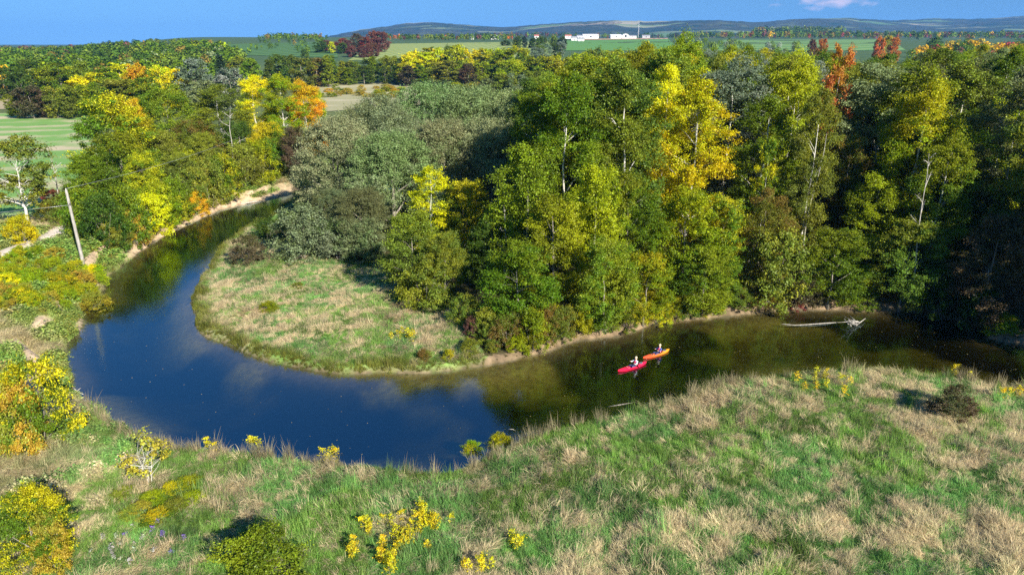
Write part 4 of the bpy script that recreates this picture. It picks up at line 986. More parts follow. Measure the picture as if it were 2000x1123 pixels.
# left bank: green, olive and yellowing weeds, with straw-coloured patches
yl = sstep(.46, .60, fbm(px, py, 6, 3, 90))[:, None]
lt = (OLV * 1.0 * (1 - yl) + np.array([.25, .38, .07]) * yl) * gr.uniform(.7, 1.35, (n, 1))
lt = np.where((gr.random(n) < .10)[:, None], YLW * gr.uniform(.7, 1.3, (n, 1)), lt)
lt = lt * .75 + .25 * tint
straw = sstep(.60, .70, fbm(px, py, 7, 2, 95))[:, None] * .85; lt = lt * (1 - straw) + TAN * gr.uniform(.85, 1.15, (n, 1)) * straw
kind = np.where((straw[:, 0] > .4) & lf, gr.integers(0, 4, n), kind)
tint = tint * (1 - left[:, None]) + lt * left[:, None]
# yellow-green sedge round the water of the point, lush green along the near edge
sed = ((1 - sstep(.3, 2.2, dI + 1.6 * (fbm(px, py, 3, 2, 97) - .5))) * (~own) * sstep(14, 2, px))[:, None]
tint = tint * (1 - sed) + np.array([.21, .22, .04]) * gr.uniform(.5, 1.3, (n, 1)) * (.5 + fbm(px, py, 2.5, 2, 99))[:, None] * sed
lush = ((1 - sstep(.3, 1.6, dO)) * own * sstep(-20, -5, px))[:, None] * .7
tint = tint * (1 - lush) + np.array([.12, .20, .025]) * lush
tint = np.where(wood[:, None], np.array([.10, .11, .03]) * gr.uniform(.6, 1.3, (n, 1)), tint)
kind = np.where((sed[:, 0] > .5), gr.integers(4, 9, n), kind)
stalk = own & (dO < 1.1) & (px > -34) & (gr.random(n) < .30 * sstep(.40, .62, fbm(px, py, 3.5, 2, 101)))
kind = np.where(stalk, gr.integers(7, 9, n), kind); tint = np.where(stalk[:, None], np.array([.36, .31, .18]) * gr.uniform(.7, 1.2, (n, 1)), tint)
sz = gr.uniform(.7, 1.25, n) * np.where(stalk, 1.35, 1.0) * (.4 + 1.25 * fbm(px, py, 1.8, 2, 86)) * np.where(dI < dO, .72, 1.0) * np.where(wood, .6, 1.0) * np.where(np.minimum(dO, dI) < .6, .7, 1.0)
dist = np.hypot(py, 24); wide = sz * np.clip(dist / 60, .85, 2.0)
turn = np.stack([gr.normal(size=n) * .12, gr.normal(size=n) * .12, np.where(kind < 4, flow, gr.uniform(0, 2 * pi, n))], 1)
size = np.stack([wide, wide, sz * np.where(kind < 4, gr.uniform(.7, 1.25, n), 1.0)], 1)
Pp = np.stack([px, py, pz], 1)
pen = ~own & ~wood
grow('meadow_grass', Pp[own & (left < .5)], *(q[own & (left < .5)] for q in (kind, turn, size, tint)), 'wind-laid green and straw grass of the near meadow')
grow('bank_weeds', Pp[own & (left >= .5)], *(q[own & (left >= .5)] for q in (kind, turn, size, tint)), 'mixed weeds and grass on the left bank')
grow('point_grass', Pp[pen], *(q[pen] for q in (kind, turn, size, tint)), 'straw and green grass covering the point inside the bend')
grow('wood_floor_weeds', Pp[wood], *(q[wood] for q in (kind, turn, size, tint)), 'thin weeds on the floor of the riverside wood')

# ------------------------------------------------------------------ flowering weeds
WEED = [make_tree(500 + i, 1.15, .18, .15, 'tall', 9, 30, 200, .095, .13, M_BARK, limbs=6, trunk_r=.012, sides=4) for i in range(3)]
def weed(u, v, h=1.0, c=((.68, .58, .02), (.50, .50, .03)), name='yellow_milkweed', label='', group=''):
    x, y = hit(u, v); t_, c_, aH, aR = WEED[random.randrange(3)]
    root = empty(name, (x, y, float(H(x, y))), random.uniform(0, 6.28)); s = h / aH * random.uniform(.8, 1.2)
    for nm, me in (('stem', t_), ('leaves', c_)):
        o = bpy.data.objects.new(nm, me); COL.objects.link(o); o.parent = root; o.scale = (s * 1.25, s * 1.25, s)
        if nm == 'leaves': o.color = (*jitter(c[0]), 1); o['second_colour'] = [*c[1], 1.0]
    tag(root, label, 'plant', group); PLACED.append((root, u, v))
wr = np.random.default_rng(77)
for (u, v, su, sv, k, lab) in [(765, 1075, 30, 38, 22, 'yellow plant in the big patch at the bottom of the meadow'), (835, 1025, 34, 18, 13, 'yellow plant in the looser patch behind the big one'), (495, 878, 18, 4, 5, 'yellow plant on the near bank left of the patch pair'),
                               (640, 902, 16, 7, 5, 'yellow plant on the near bank below the widest water'), (1620, 752, 30, 12, 11, 'yellow plant in the patch on the right meadow near the river'), (1012, 1068, 10, 8, 3, 'yellow plant alone right of the big patch'),
                               (940, 1118, 20, 8, 6, 'yellow plant cut by the bottom edge'), (690, 1085, 8, 10, 3, 'yellow plant left of the big patch'), (1975, 775, 16, 18, 5, 'yellow plant near the right edge of the meadow'),
                               (785, 664, 18, 8, 7, 'yellow-green plant in the middle of the point meadow'), (415, 880, 8, 5, 3, 'pale yellow plant on the near bank by the sapling'), (1890, 738, 16, 6, 3, 'yellow plant on the right bank by the water')]:
    for i in range(k): weed(u + wr.normal() * su * .8, min(v + wr.normal() * sv * .8, 1135), label=lab, group=lab.replace('yellow plant', 'yellow plants').replace('yellow-green plant', 'yellow-green plants'))
for i in range(16): weed(240 + wr.normal() * 30, 1075 + wr.normal() * 26, .5, ((.55, .56, .52), (.20, .24, .10)), 'white_aster', 'white-flowered weed in the bottom left meadow', 'white-flowered weeds')
for i in range(9): weed(300 + wr.normal() * 40, 1050 + wr.normal() * 40, .5, ((.26, .17, .55), (.20, .2, .3)), 'purple_aster', 'purple-flowered weed in the bottom left meadow', 'purple-flowered weeds')

# ------------------------------------------------------------------ dead trees and bare trunks
M_SNAG = bark_material('weathered_wood', (.20, .18, .15), (.46, .43, .38))
def snag(u, vt, Y, label, rad=.16, nb=9, lean=(0, 0), spread=.34, vb_frac=1.0, seed=1, name='dead_tree'):
    r = np.random.default_rng(seed); x, zt = (float(q) for q in at_y(u, vt, Y)); z0 = float(H(x, Y)); h = zt - z0
    root = empty(name, (x, Y, z0)); n = 8
    wob = np.cumsum(r.normal(size=(n, 2)) * h * .012, 0); pts = [(wob[i, 0] + lean[0] * i / n, wob[i, 1] + lean[1] * i / n, -.3 + (h + .3) * i / (n - 1)) for i in range(n)]
    MB().tube(pts, [rad * (1 - .9 * i / (n - 1)) for i in range(n)], 7).build('trunk', M_SNAG, root, True)
    for k in range(nb):
        q = r.uniform(.45, .97); b0 = np.array([np.interp(q, np.linspace(0, 1, n), [p[d] for p in pts]) for d in range(3)]); a = r.uniform(0, 2 * pi); l = h * spread * r.uniform(.4, 1) * (1.2 - q)
        e = b0 + np.array([cos(a) * l, sin(a) * l, l * r.uniform(.35, 1.0)]); m_ = (b0 + e) / 2 + r.normal(size=3) * l * .08
        mb = MB().tube([b0, m_, e], [rad * .38, rad * .24, rad * .06], 5)
        for j in range(3):
            f = m_ + (e - m_) * r.random(); g_ = f + unit(r.normal(size=3) + [0, 0, .6]) * l * .3; mb.tube([f, g_], [rad * .14, rad * .04], 4)
        mb.build('branch', M_SNAG, root, True)
    tag(root, label, 'dead tree'); PLACED.append((root, u, vt))
snag(97, 288, 104, 'dead grey snag standing at the edge of the striped field', .15, 14, seed=3, spread=.3)
snag(1093, 186, 86, 'bare white-limbed dead tree in front of the grey-green poplar', .14, 16, seed=4, spread=.5)
snag(1052, 225, 92, 'dead pale tree in the dark hollow of the wood', .16, 10, seed=5, spread=.4)
snag(1572, 200, 82, 'pale straight trunk below the lime-green poplar', .12, 4, seed=6, spread=.15)
snag(1840, 300, 71, 'white leaning trunk in the dark wood near the right edge', .13, 7, lean=(-1.5, 0), seed=7, spread=.25)
snag(1610, 262, 79, 'thin pale trunk right of the straight pale one', .12, 4, lean=(1.6, 0), seed=8, spread=.15)
snag(438, 208, 136, 'forked white trunk showing through the grey-green bank tree', .15, 6, lean=(1.5, 0), seed=9, spread=.35)
snag(990, 395, 74, 'dark bare trunk behind the walnut', .16, 5, seed=10, spread=.25)
snag(655, 545 - 80, 93, 'small bare stem beside the grey shrubs', .05, 6, seed=11)

# ------------------------------------------------------------------ utility pole and wires
bx, by = hit(165, 524); bz = float(H(bx, by)); tx, tz = (float(q) for q in at_y(129, 372, by))
pole = empty('utility_pole', (bx, by, bz))
M_POLE = bark_material('pole_wood', (.17, .155, .13), (.36, .34, .30)); M_DARK = plain('dark_iron', (.05, .05, .05), .5, .6); M_PORC = plain('porcelain', (.6, .58, .55), .3)
dxp, dzp = tx - bx, tz - bz
MB().tube([(dxp * q, 0, -.8 + (dzp + .8) * q) for q in np.linspace(0, 1, 6)], [.22, .205, .19, .175, .16, .145], 14).build('shaft', M_POLE, pole, True)
MB().tube([(dxp, 0, dzp - .02), (dxp, 0, dzp + .1), (dxp, 0, dzp + .22)], [.05, .05, .03], 10).build('insulator', M_PORC, pole, True)
MB().tube([(dxp * .82, -.26, dzp * .82), (dxp * .82, .26, dzp * .82)], [.03, .03], 8).build('bolt', M_DARK, pole)
MB().tube([(dxp * .82 + .2, -.2, dzp * .82), (dxp * .82 + .2, -.2, dzp * .82 + .22)], [.06, .06], 10).build('bracket', M_DARK, pole)
tag(pole, 'weathered wooden utility pole by the gravel track', 'utility pole')
M_WIRE = plain('aluminium_wire', (.42, .42, .42), .4, .5)
def wire(a, b, sag, label):
    P = [(a[0] + (b[0] - a[0]) * q, a[1] + (b[1] - a[1]) * q, a[2] + (b[2] - a[2]) * q - sag * 4 * q * (1 - q)) for q in np.linspace(0, 1, 24)]
    tag(MB().tube(P, [.018] * 24, 5).build('overhead_wire', M_WIRE, None, True), label, 'wire')
topP = (tx, by, tz + .2)
q = at_y(560, 222, 175); wire(topP, (float(q[0]), 175, float(q[1])), 1.6, 'thin overhead wire from the pole top towards the golden trees')
wire((bx + dxp * .82, by - .24, bz + dzp * .82), (-112, 66, 8.6), .8, 'thin overhead wire from the pole towards the left edge')

# ------------------------------------------------------------------ driftwood
def branch_obj(name, parts, label, cat, mat=None):
    root = empty(name, parts[0][1][0])
    o = Vector(parts[0][1][0])
    for nm, P, R in parts: MB().tube([tuple(Vector(p) - o) for p in P], R, 8).build(nm, mat or M_SNAG, root, True)
    tag(root, label, cat); return root
def W3(u, v, z): a, b = at_z(u, v, z); return (float(a), float(b), z)
branch_obj('fallen_log', [('trunk', [W3(1650, 629, -.12), W3(1615, 631, .07), W3(1575, 634, .08), W3(1553, 635, .02), W3(1530, 633, .07), W3(1524, 633, .03)], [.04, .06, .06, .045, .035, .015])], 'bleached fallen log lying half under water', 'log', bark_material('log_wood', (.15, .135, .11), (.36, .33, .28)))
dr = np.random.default_rng(9); parts = [('limb', [W3(1690, 622, .25), W3(1682, 628, .3), W3(1672, 636, .0)], [.04, .05, .02])]
for k in range(11):
    a = W3(1660 + dr.uniform(0, 24), 632 + dr.uniform(-6, 5), dr.uniform(0, .25)); b = W3(1646 + dr.uniform(-2, 18), 616 + dr.uniform(0, 16), dr.uniform(.15, 1.0)); m_ = tuple((p + q_) / 2 + dr.normal() * .12 for p, q_ in zip(a, b))
    parts.append(('twig', [a, m_, b], [.045, .035, .015]))
branch_obj('driftwood', parts, 'tangle of bare grey branches in the water at the log end', 'driftwood')
branch_obj('sunken_stick', [('trunk', [W3(1188, 794, -.05), W3(1212, 790, .03), W3(1236, 786, -.04)], [.03, .045, .02])], 'thin stick lying in the shallows off the near bank', 'log', M_BARK)
branch_obj('bent_twig', [('stem', [W3(988, 842, .1), W3(994, 838, .9), W3(1002, 838, .95), W3(1008, 842, .5)], [.015, .02, .02, .012])], 'pale bent twig arching at the near waterline', 'twig')
branch_obj('bank_driftwood', [('trunk', [W3(138, 752, .25), W3(150, 764, .3), W3(163, 770, .1)], [.07, .06, .03]), ('branch', [W3(150, 764, .3), W3(158, 757, .5)], [.04, .015])], 'small pale branch washed up at the left bend', 'driftwood')
branch_obj('bank_log', [('trunk', [W3(470, 399, .15), W3(492, 395, .2), W3(512, 393, .1)], [.12, .12, .05])], 'pale log stranded along the far sandy bank', 'log')
br_ = np.random.default_rng(15)
for i in range(10):
    u = br_.uniform(94, 128); v = 690 - (u - 94) * 2.2 + br_.uniform(-6, 6); x, y = hit(u, v)
    V = unit(br_.normal(size=(12, 3))) * br_.uniform(.14, .3) * [1, 1, .7]
    bm = bmesh.new(); [bm.verts.new(p) for p in V]; bmesh.ops.convex_hull(bm, input=bm.verts); me = bpy.data.meshes.new('clod'); bm.to_mesh(me); bm.free()
    o = link('soil_clod', me, None, plain('clod_soil', (.45, .35, .25), .95) if i == 0 else bpy.data.materials['clod_soil']); o.location = (x, y, float(H(x, y)) + .05)
    tag(o, 'pale lump of soil fallen from the undercut left bank', 'soil clod', 'soil lumps on the undercut bank')

# leaves drifting on the river
fr_ = np.random.default_rng(41); fx, fy = fr_.uniform(-45, 50, 3000), fr_.uniform(38, 100, 3000); okm = inside(fx, fy, RIVER); fx, fy = fx[okm][:230], fy[okm][:230]
fV, fF = leaf_quads(np.stack([fx, fy, np.full(len(fx), .015)], 1), unit(fr_.normal(size=(len(fx), 3)) * .05 + [0, 0, 1]), fr_.uniform(.05, .13, len(fx)), fr_, .7)
fC = np.array([.55, .45, .16]) * fr_.uniform(.4, 1.1, (len(fx), 1)); fC = np.concatenate([fC, np.ones((len(fx), 1))], 1).repeat(4, 0)
tag(link('floating_leaves', np_mesh('floating_leaves', fV, fF, 4, {'leaf_value': fC}), None, M_FAR), 'fallen leaves drifting on the river', 'leaves', kind='stuff')

# ------------------------------------------------------------------ kayaks and paddlers
def hull_rows(Ln, W, n=29):
    rows = []
    for i in range(n):
        s = -1 + 2 * i / (n - 1); a = abs(s)
        w = W / 2 * max(1 - a ** 2.3, 0) ** .75 + .006; sheer = .13 + .09 * a ** 2.6; keel = -.09 + .15 * a ** 5
        rows.append((s * Ln / 2 * (1 if a < .98 else 1), w, sheer, keel))
    return rows
def kayak_mat(name, c1, c2):
    m, t = new_mat(name); tcn = N(t, 'ShaderNodeTexCoord'); s = N(t, 'ShaderNodeSeparateXYZ'); L(t, tcn.outputs['Object'], s.inputs[0])
    f = math_node(t, 'ADD', math_node(t, 'MULTIPLY', s.outputs[0], .42), .42)
    n = noise(t, 3, 4, tcn.outputs['Object']); f = math_node(t, 'ADD', f, math_node(t, 'MULTIPLY', math_node(t, 'SUBTRACT', n, .5), .3), True)
    p = N(t, 'ShaderNodeBsdfPrincipled'); p.inputs['Roughness'].default_value = .28; L(t, ramp(t, f, [(0, c1), (1, c2)]), p.inputs['Base Color']); out_node(t, p.outputs[0]); return m
M_BLACK = plain('black_rubber', (.018, .018, .02), .5); M_GREY = plain('grey_hatch', (.12, .13, .15), .5); M_SHAFT = plain('paddle_shaft', (.03, .03, .035), .4); M_BLADE = plain('paddle_blade', (.02, .022, .03), .35)
M_SKIN = plain('skin', (.55, .34, .25), .6, 0, .06); M_VEST = plain('pink_vest', (.70, .06, .16), .7, 0, .08); M_HAT = plain('pale_hat', (.50, .43, .28), .8, 0, .05); M_HAIR = plain('hair', (.35, .24, .12), .8)
M_NAVY = plain('navy_cloth', (.03, .04, .12), .8); M_WHITE = plain('pale_cloth', (.62, .64, .70), .8, 0, .06); M_BLUE = plain('blue_cloth', (.05, .09, .32), .8)
def kayak(bow, stern, c1, c2, label):
    b, s = np.array(bow), np.array(stern); Ln = float(np.hypot(*(s - b))); cen = (b + s) / 2; ang = math.atan2(*(s - b)[::-1])
    root = empty('kayak', (cen[0], cen[1], 0.0), ang); mat = kayak_mat('kayak_paint', c1, c2)
    rows = hull_rows(Ln, .66); n = len(rows); V, F = [], []; K = 9
    for x, w, sh, ke in rows:                                                    # hull under the sheer line
        for k in range(K):
            a = pi * k / (K - 1); V.append((x, -w * cos(a) * (1 if k in (0, K - 1) else 1.0), sh - (sh - ke) * sin(a) ** .7))
    for i in range(n - 1):
        for k in range(K - 1): F.append((i * K + k, i * K + k + 1, (i + 1) * K + k + 1, (i + 1) * K + k))
    link('hull', py_mesh('hull', V, F, True), root, mat)
    V, F = [], []; M = 13; cx0, cxa, cya = .16, .46, .235                        # deck with the cockpit opening
    nx2 = 61
    for i in range(nx2):
        s_ = -1 + 2 * i / (nx2 - 1); x = s_ * Ln / 2; w = np.interp(x, [r_[0] for r_ in rows], [r_[1] for r_ in rows]); sh = np.interp(x, [r_[0] for r_ in rows], [r_[2] for r_ in rows])
        for k in range(M):
            y = -w + 2 * w * k / (M - 1); V.append((x, y, sh + .004 + .075 * (1 - (y / w) ** 2) * min(1, w / .2)))
    for i in range(nx2 - 1):
        for k in range(M - 1):
            q4 = [i * M + k, i * M + k + 1, (i + 1) * M + k + 1, (i + 1) * M + k]; c_ = np.mean([V[j] for j in q4], 0)
            if ((c_[0] - cx0) / cxa) ** 2 + (c_[1] / cya) ** 2 > 1: F.append(tuple(q4[::-1]))
    deck = link('deck', py_mesh('deck', V, F, True), root, mat)
    ring = [(cx0 + (cxa + .02) * cos(a), (cya + .02) * sin(a), .232 - .02 * abs(sin(a))) for a in np.linspace(0, 2 * pi, 33)]
    MB().tube(ring, [.022] * 33, 6, False).build('cockpit_rim', M_BLACK, root, True)
    MB().box(.18, .58, -.2, .2, -.03, .05).build('seat', M_BLACK, root); MB().box(.55, .61, -.19, .19, .05, .40).build('backrest', M_BLACK, root)
    hp = [(1.02 + .20 * cos(a), .14 * sin(a)) for a in np.linspace(0, 2 * pi, 20, endpoint=False)]
    zt = lambda x: float(np.interp(x, [r_[0] for r_ in rows], [r_[2] for r_ in rows])) + .085
    py_ = [(x, y, zt(x) - .06) for x, y in hp] + [(x, y, zt(x) + .02) for x, y in hp]
    link('hatch', py_mesh('hatch', py_, [tuple(range(20, 40))] + [(i, (i + 1) % 20, 20 + (i + 1) % 20, 20 + i) for i in range(20)]), root, M_GREY)
    MB().tube([(-.62, 0, .20), (-.62, 0, .275), (-.62, 0, .285)], [.035, .035, .02], 8).build('deck_fitting', M_GREY, root)
    for sgn in (-1, 1):
        x = sgn * (Ln / 2 - .06); MB().tube([(x, -.03, zt(x) - .05), (x + sgn * .03, 0, zt(x) + .0), (x, .03, zt(x) - .05)], [.012] * 3, 6).build('toggle', M_BLACK, root)
    tag(root, label, 'kayak'); return root, ang, cen
def skinned(name, verts, edges, radii, mat, parent, sub=2):
    me = bpy.data.meshes.new(name); me.from_pydata(verts, edges, []); me.materials.append(mat)
    o = link(name, me, parent); o.modifiers.new('skin', 'SKIN'); 
    for sv, r_ in zip(me.skin_vertices[0].data, radii): sv.radius = (r_, r_)
    me.skin_vertices[0].data[0].use_root = True
    md = o.modifiers.new('sub', 'SUBSURF'); md.levels = md.render_levels = sub
    for p in me.polygons: p.use_smooth = True
    return o
def paddler(cen, ang, shirt, label, reach, tilt, pad_label, hat=M_HAT):
    z0 = .05
    hip = np.array([.36, 0, z0 + .10]); chest = np.array([.40, 0, z0 + .46]); neck = np.array([.385, 0, z0 + .66])
    pdir = np.array([sin(reach), cos(reach) * cos(tilt), sin(tilt)]); pc = np.array([-.06, 0, z0 + .50])
    hL, hR = pc - pdir * .33, pc + pdir * .33
    V = [tuple(hip), tuple((hip + chest) / 2), tuple(chest), tuple(neck), tuple(neck + [0, 0, .06]), tuple(neck + [-.015, 0, .15]), tuple(neck + [-.005, 0, .225]), tuple(neck + [-.105, 0, .135])]
    E = [(0, 1), (1, 2), (2, 3), (3, 4), (4, 5), (5, 6), (5, 7)]; R = [.15, .135, .145, .07, .052, .082, .088, .016]
    sE, sV, sR = [], [], []
    for sgn, h in ((-1, hL), (1, hR)):
        sh = chest + [0, .19 * sgn, .10]; elb = (sh + h) / 2 + [.02, .10 * sgn, -.12]; b = len(V)
        V += [tuple(sh), tuple(elb), tuple(h + (elb - h) * .12), tuple(h)]; R += [.062, .046, .032, .034]; E += [(2, b), (b, b + 1), (b + 1, b + 2), (b + 2, b + 3)]
        knee = hip + [-.46, .17 * sgn, .10]; foot = hip + [-.86, .13 * sgn, -.06]; b = len(V)
        V += [tuple(hip + [-.02, .10 * sgn, -.02]), tuple(knee), tuple(foot), tuple(foot + [-.05, .02 * sgn, .16])]; R += [.085, .062, .042, .034]; E += [(0, b), (b, b + 1), (b + 1, b + 2), (b + 2, b + 3)]
    root = empty('person', (cen[0], cen[1], 0), ang)
    skinned('body', V, E, R, M_SKIN, root)
    cV = [tuple(hip + [0, 0, .02]), tuple((hip + chest) / 2), tuple(chest), tuple(neck + [0, 0, -.05])]; cE = [(0, 1), (1, 2), (2, 3)]; cR = [.158, .146, .158, .085]
    for sgn, h in ((-1, hL), (1, hR)):
        sh = chest + [0, .19 * sgn, .10]; elb = (sh + h) / 2 + [.02, .10 * sgn, -.12]; b = len(cV)
        cV += [tuple(sh), tuple(elb), tuple(elb + (h - elb) * .55)]; cR += [.074, .058, .046]; cE += [(2, b), (b, b + 1), (b + 1, b + 2)]
    skinned('shirt', cV, cE, cR, shirt, root)
    skinned('life_vest', [tuple(hip + [0, 0, .10]), tuple((hip + chest) / 2 + [-.01, 0, .02]), tuple(chest + [-.01, 0, .03]), tuple(chest + [0, 0, .13])], [(0, 1), (1, 2), (2, 3)], [.185, .195, .20, .14], M_VEST, root)
    for sgn in (-1, 1):
        skinned('trouser_leg', [tuple(hip + [-.02, .10 * sgn, -.01]), tuple(hip + [-.46, .17 * sgn, .10]), tuple(hip + [-.78, .14 * sgn, -.03])], [(0, 1), (1, 2)], [.098, .074, .056], M_NAVY, root)
        h = hL if sgn < 0 else hR; hb = MB(); up = np.array([-.6, 0, .8]); sd = np.cross(pdir, up)
        hb.tube([h - pdir * .04 + up * .02, h + pdir * .04 + up * .02], [.030, .028], 8)
        for f in range(4):
            o_ = h + pdir * (-.033 + .022 * f); ln = (.9, 1.0, .95, .8)[f]
            hb.tube([o_ + up * .03, o_ + sd * -.035 * ln + up * .02, o_ + sd * -.04 * ln - up * .015, o_ - up * .03 * ln], [.011, .010, .009, .007], 6)
        hb.tube([h - pdir * .04 * sgn, h - pdir * .045 * sgn + sd * .03, h - pdir * .02 * sgn + sd * .034 - up * .02], [.012, .011, .008], 6)
        hb.build('hand', M_SKIN, root, True)
    hd = neck + [-.005, 0, .22]; rim = []
    hV = []; prof = [(.135, -.005), (.132, .006), (.106, .012), (.110, .05), (.085, .095), (.02, .108)]
    for r_, z in prof: hV += [(hd[0] + r_ * cos(a), hd[1] + r_ * .95 * sin(a), hd[2] + .02 + z) for a in np.linspace(0, 2 * pi, 16, endpoint=False)]
    hF = [(i * 16 + k, i * 16 + (k + 1) % 16, (i + 1) * 16 + (k + 1) % 16, (i + 1) * 16 + k) for i in range(5) for k in range(16)] + [tuple(range(80, 96))]
    link('hat', py_mesh('hat', hV, hF, True), root, hat)
    skinned('hair', [tuple(neck + [.05, 0, .20]), tuple(neck + [.06, 0, .10]), tuple(neck + [.065, 0, .0])], [(0, 1), (1, 2)], [.075, .07, .04], M_HAIR, root, 1)
    for sgn in (-1, 1):
        MB().tube([neck + [-.083, .032 * sgn, .168], neck + [-.093, .032 * sgn, .168]], [.012, .010], 8).build('eye', M_BLACK, root)
    MB().tube([neck + [-.080, -.022, .105], neck + [-.086, 0, .103], neck + [-.080, .022, .105]], [.006, .008, .006], 6).build('mouth', M_VEST, root)
    tag(root, label, 'person')
    pad = empty('paddle', (cen[0], cen[1], 0), ang)
    MB().tube([pc - pdir * .78, pc + pdir * .78], [.016, .016], 8).build('shaft', M_SHAFT, pad, True)
    up = np.array([-.35, 0, .94])
    for sgn in (-1, 1):
        bV = []; base = pc + pdir * .72 * sgn; sd = unit(np.cross(pdir, np.array([1.0, 0, .2])))
        for i in range(7):
            q_ = i / 6; wv_ = .105 * math.sin(pi * (.12 + .80 * q_)) ** .7
            for k in (-1, 0, 1):
                for off in (-.008, .008): bV.append(tuple(base + pdir * sgn * .44 * q_ + sd * wv_ * k + np.cross(pdir, sd) * (off + .02 * abs(k))))
        bF = []
        for i in range(6):
            for k in range(2):
                a_ = i * 6 + k * 2; bF += [(a_, a_ + 2, a_ + 8, a_ + 6), (a_ + 1, a_ + 7, a_ + 9, a_ + 3)]
            bF += [(i * 6, i * 6 + 6, i * 6 + 7, i * 6 + 1), (i * 6 + 4, i * 6 + 5, i * 6 + 11, i * 6 + 10)]
        bF += [(0, 1, 3, 2), (2, 3, 5, 4), (36, 38, 39, 37), (38, 40, 41, 39)]
        link('blade', py_mesh('blade', bV, bF, True), pad, M_BLADE)
    tag(pad, pad_label, 'paddle')
def P2(u, v): a, b = at_z(u, v, .12); return (float(a), float(b))
k1, a1, c1_ = kayak(P2(1207, 724.5), P2(1262.5, 707.5), (.78, .012, .05), (.80, .015, .06), 'red kayak, the nearer of the two on the river')
paddler(c1_, a1, M_WHITE, 'person in pink life vest paddling the red kayak', radians(10), radians(-4), 'dark double-bladed paddle held across the red kayak')
k2, a2, c2_ = kayak(P2(1256.5, 699), P2(1307, 683), (.85, .09, .03), (.86, .30, .02), 'orange and yellow kayak, the farther of the two')
paddler(c2_, a2, M_BLUE, 'person in blue sleeves and pink vest paddling the orange kayak', radians(24), radians(-12), 'dark double-bladed paddle held across the orange kayak')

# ------------------------------------------------------------------ farms on the skyline
M_WALL = plain('white_siding', (.66, .65, .63), .7, 0, .05, .4); M_ROOF = plain('grey_roof', (.30, .30, .32), .6, .2, .1, .3); M_WROOF = plain('pale_roof', (.72, .70, .70), .5, .2, .05, .3); M_PANE = plain('dark_pane', (.04, .05, .06), .2); M_RROOF = plain('red_roof', (.38, .10, .07), .7)
def gable(name, u0, u1, vb, hpx, label, roof=M_ROOF, cat='building', Y=None, wins=5, depth=12.0, wall=M_WALL):
    um = (u0 + u1) / 2
    if Y is None: Y = hit(um, vb)[1]
    x, _ = at_y(um, vb, Y); x = float(x); k = Y * cos(PITCH) / FPX
    w, h = (u1 - u0) * k, hpx * k * 1.03; z = float(at_y(um, vb, Y)[1]); zg = float(H(x, Y)); eave = h * .62
    root = empty(name, (x, Y, min(z, zg + 3)))
    MB().box(-w / 2, w / 2, 0, depth, -4, eave).build('wall', wall, root)
    ov = .6
    rV = [(-w / 2 - ov, -ov, eave - .1), (w / 2 + ov, -ov, eave - .1), (w / 2 + ov, depth / 2, h), (-w / 2 - ov, depth / 2, h), (-w / 2 - ov, depth + ov, eave - .1), (w / 2 + ov, depth + ov, eave - .1)]
    rV += [(a, b, c + .3) for a, b, c in rV]
    link('roof', py_mesh('roof', rV, [(6, 7, 8, 9), (9, 8, 11, 10), (0, 3, 2, 1), (3, 4, 5, 2), (0, 1, 7, 6), (4, 10, 11, 5), (0, 6, 9, 3), (3, 9, 10, 4), (1, 2, 8, 7), (2, 5, 11, 8)]), root, roof)
    for s in (-1, 1):
        xx = s * (w / 2 - .02)
        link('gable', py_mesh('gable', [(xx, .02, eave - .05), (xx, depth - .02, eave - .05), (xx, depth / 2, h - .05)], [(0, 1, 2) if s > 0 else (0, 2, 1)]), root, wall)
    MB().box(-w * .06, w * .06, -.12, -.02, -1, eave * .62).build('door', M_PANE, root)
    for i in range(wins):
        q_ = (i + .5) / wins
        if abs(q_ - .5) < .1: continue
        MB().box(w * (q_ - .5) - w * .03, w * (q_ - .5) + w * .03, -.10, -.02, eave * .45, eave * .78).build('window', M_PANE, root)
    tag(root, label, cat); return root
def quonset(u0, u1, vb, hpx, label, Y):
    um = (u0 + u1) / 2; x, z = (float(q) for q in at_y(um, vb, Y)); k = Y * cos(PITCH) / FPX; w, h = (u1 - u0) * k, hpx * k
    root = empty('arched_barn', (x, Y, z)); A = np.linspace(0, pi, 15); V = []
    for y in (0, 22): V += [(-w / 2 * cos(a), y, h * sin(a)) for a in A]
    V += [(-w / 2, 0, -4), (w / 2, 0, -4)]
    link('roof', py_mesh('roof', V[:30], [(i, i + 1, 16 + i, 15 + i) for i in range(14)], True), root, M_WROOF)
    link('wall', py_mesh('wall', [(a, .05, c) for a, b, c in V[:15]] + [(w / 2, .05, -4), (-w / 2, .05, -4)], [tuple(range(17))]), root, M_WALL)
    MB().box(-w * .16, w * .16, -.08, .0, -1, h * .6).build('door', M_PANE, root)
    tag(root, label, 'barn')
YB_ = hit(1200, 77)[1]
gable('long_barn', 1139, 1169, 72.2, 5.2, 'long white barn, largest of the skyline farm', M_WROOF, 'barn', YB_ + 60, 7, 26)
gable('barn', 1193, 1214, 72.0, 5.0, 'white barn left of the arched one', M_WROOF, 'barn', YB_ + 60, 5, 24)
quonset(1215, 1229, 72.4, 5.4, 'white arched barn beside the tower', YB_ + 60)
gable('shed', 1127, 1138, 72.5, 3.6, 'small white shed left of the long barn', M_ROOF, 'shed', YB_ + 50, 2)
gable('shed', 1229, 1243, 72.0, 3, 'low white shed at the foot of the tower', M_ROOF, 'shed', YB_ + 80, 3)
gable('farmhouse', 1116, 1128, 78, 5.5, 'white farmhouse at the edge of the green field', M_ROOF, 'house', YB_ - 250, 3)
gable('outbuilding', 1129, 1141, 79.5, 5, 'white outbuilding right of the field-edge farmhouse', M_ROOF, 'shed', YB_ - 330, 2)
gable('house', 959, 967, 78, 9, 'white farmhouse among trees above the light green field', M_ROOF, 'house', None, 2, 9)
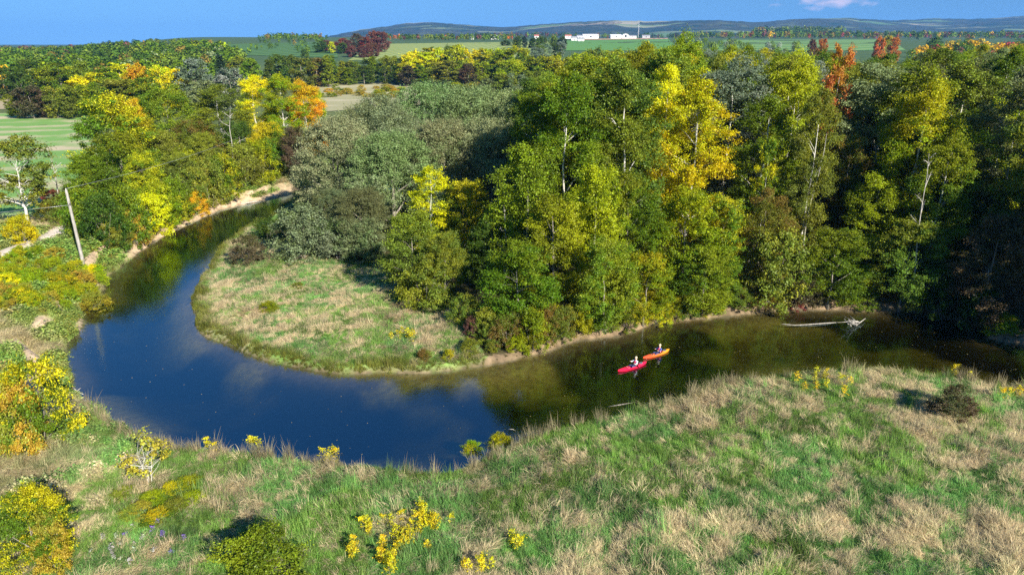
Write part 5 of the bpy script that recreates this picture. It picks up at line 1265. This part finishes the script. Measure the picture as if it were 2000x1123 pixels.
gable('house', 966, 974, 78, 8, 'white wing of the farmhouse among trees', M_ROOF, 'house', None, 2, 7)
gable('house', 920, 925, 78, 5, 'tiny white house in the hedgerow', M_ROOF, 'house', None, 1, 6)
gable('house', 1044, 1052, 69, 4.5, 'white house with a red roof over the farm trees', M_RROOF, 'house', YB_, 2, 8)
gable('house', 1104, 1116, 69, 4, 'low white house left of the small shed', M_RROOF, 'house', YB_ + 40, 2, 8)
gable('shed', 1255, 1270, 66, 3.5, 'grey shed right of the tower', M_ROOF, 'shed', YB_ + 500, 2, 10, plain('grey_siding', (.35, .33, .33)))
# lattice mast
x, z0 = (float(q) for q in at_y(1246.5, 72, YB_ + 100)); _, z1 = at_y(1246.5, 43, YB_ + 100); h = float(z1) - z0
mast = empty('radio_mast', (x, YB_ + 100, z0 - 3)); M_MAST = plain('galvanised_mast', (.55, .55, .56), .5, .3)
legs = [(cos(a) * 1.0, sin(a) * 1.0) for a in (0.3, 0.3 + 2.094, 0.3 + 4.189)]
for lx, ly in legs: MB().tube([(lx, ly, 0), (lx * .5, ly * .5, h + 3)], [.13, .09], 5).build('leg', M_MAST, mast)
mb = MB(); nb_ = 18
for i in range(nb_):
    q0, q1 = i / nb_, (i + 1) / nb_
    for k in range(3):
        a, b = legs[k], legs[(k + 1) % 3]; mb.tube([(a[0] * (1 - .5 * q0), a[1] * (1 - .5 * q0), (h + 3) * q0), (b[0] * (1 - .5 * q1), b[1] * (1 - .5 * q1), (h + 3) * q1)], [.06, .06], 4)
mb.build('bracing', M_MAST, mast)
tag(mast, 'slender grey lattice mast behind the skyline barns', 'mast')

# ------------------------------------------------------------------ labels: tell look-alikes apart by their order across the view
def ordinal(k):
    return '%d%s' % (k, 'th' if 10 <= k % 100 <= 20 else {1: 'st', 2: 'nd', 3: 'rd'}.get(k % 10, 'th'))
by_label = {}
for root, u, v in PLACED: by_label.setdefault(root['label'], []).append((u, v, root))
SHARED = ('poplar of the riverside wood beyond',)
for lab, ms in by_label.items():
    if len(ms) == 1 or lab.startswith(SHARED): continue
    ms.sort(key=lambda q: q[0])
    for i, (u, v, root) in enumerate(ms):
        root['label'] = lab + (', leftmost one' if i == 0 else ', rightmost one' if i == len(ms) - 1 else ', %s from left' % ordinal(i + 1))

# ------------------------------------------------------------------ air
hzm, t = new_mat('haze_air'); pv = N(t, 'ShaderNodeVolumePrincipled')
pv.inputs['Color'].default_value = (.17, .46, 1.0, 1); pv.inputs['Density'].default_value = 6.0e-5; pv.inputs['Anisotropy'].default_value = 0.1
o_ = N(t, 'ShaderNodeOutputMaterial'); L(t, pv.outputs[0], o_.inputs['Volume'])
top = max(v[2] for v in hV if False) if False else 330.0
tag(MB().box(-13500, 13500, -600, 13500, float(GZ.min()) - 5, top).build('haze', hzm), 'thin blue haze over the far land', 'haze', kind='stuff')
print('trees', len(TREE_XY), 'fill', nfill, 'tufts', n)
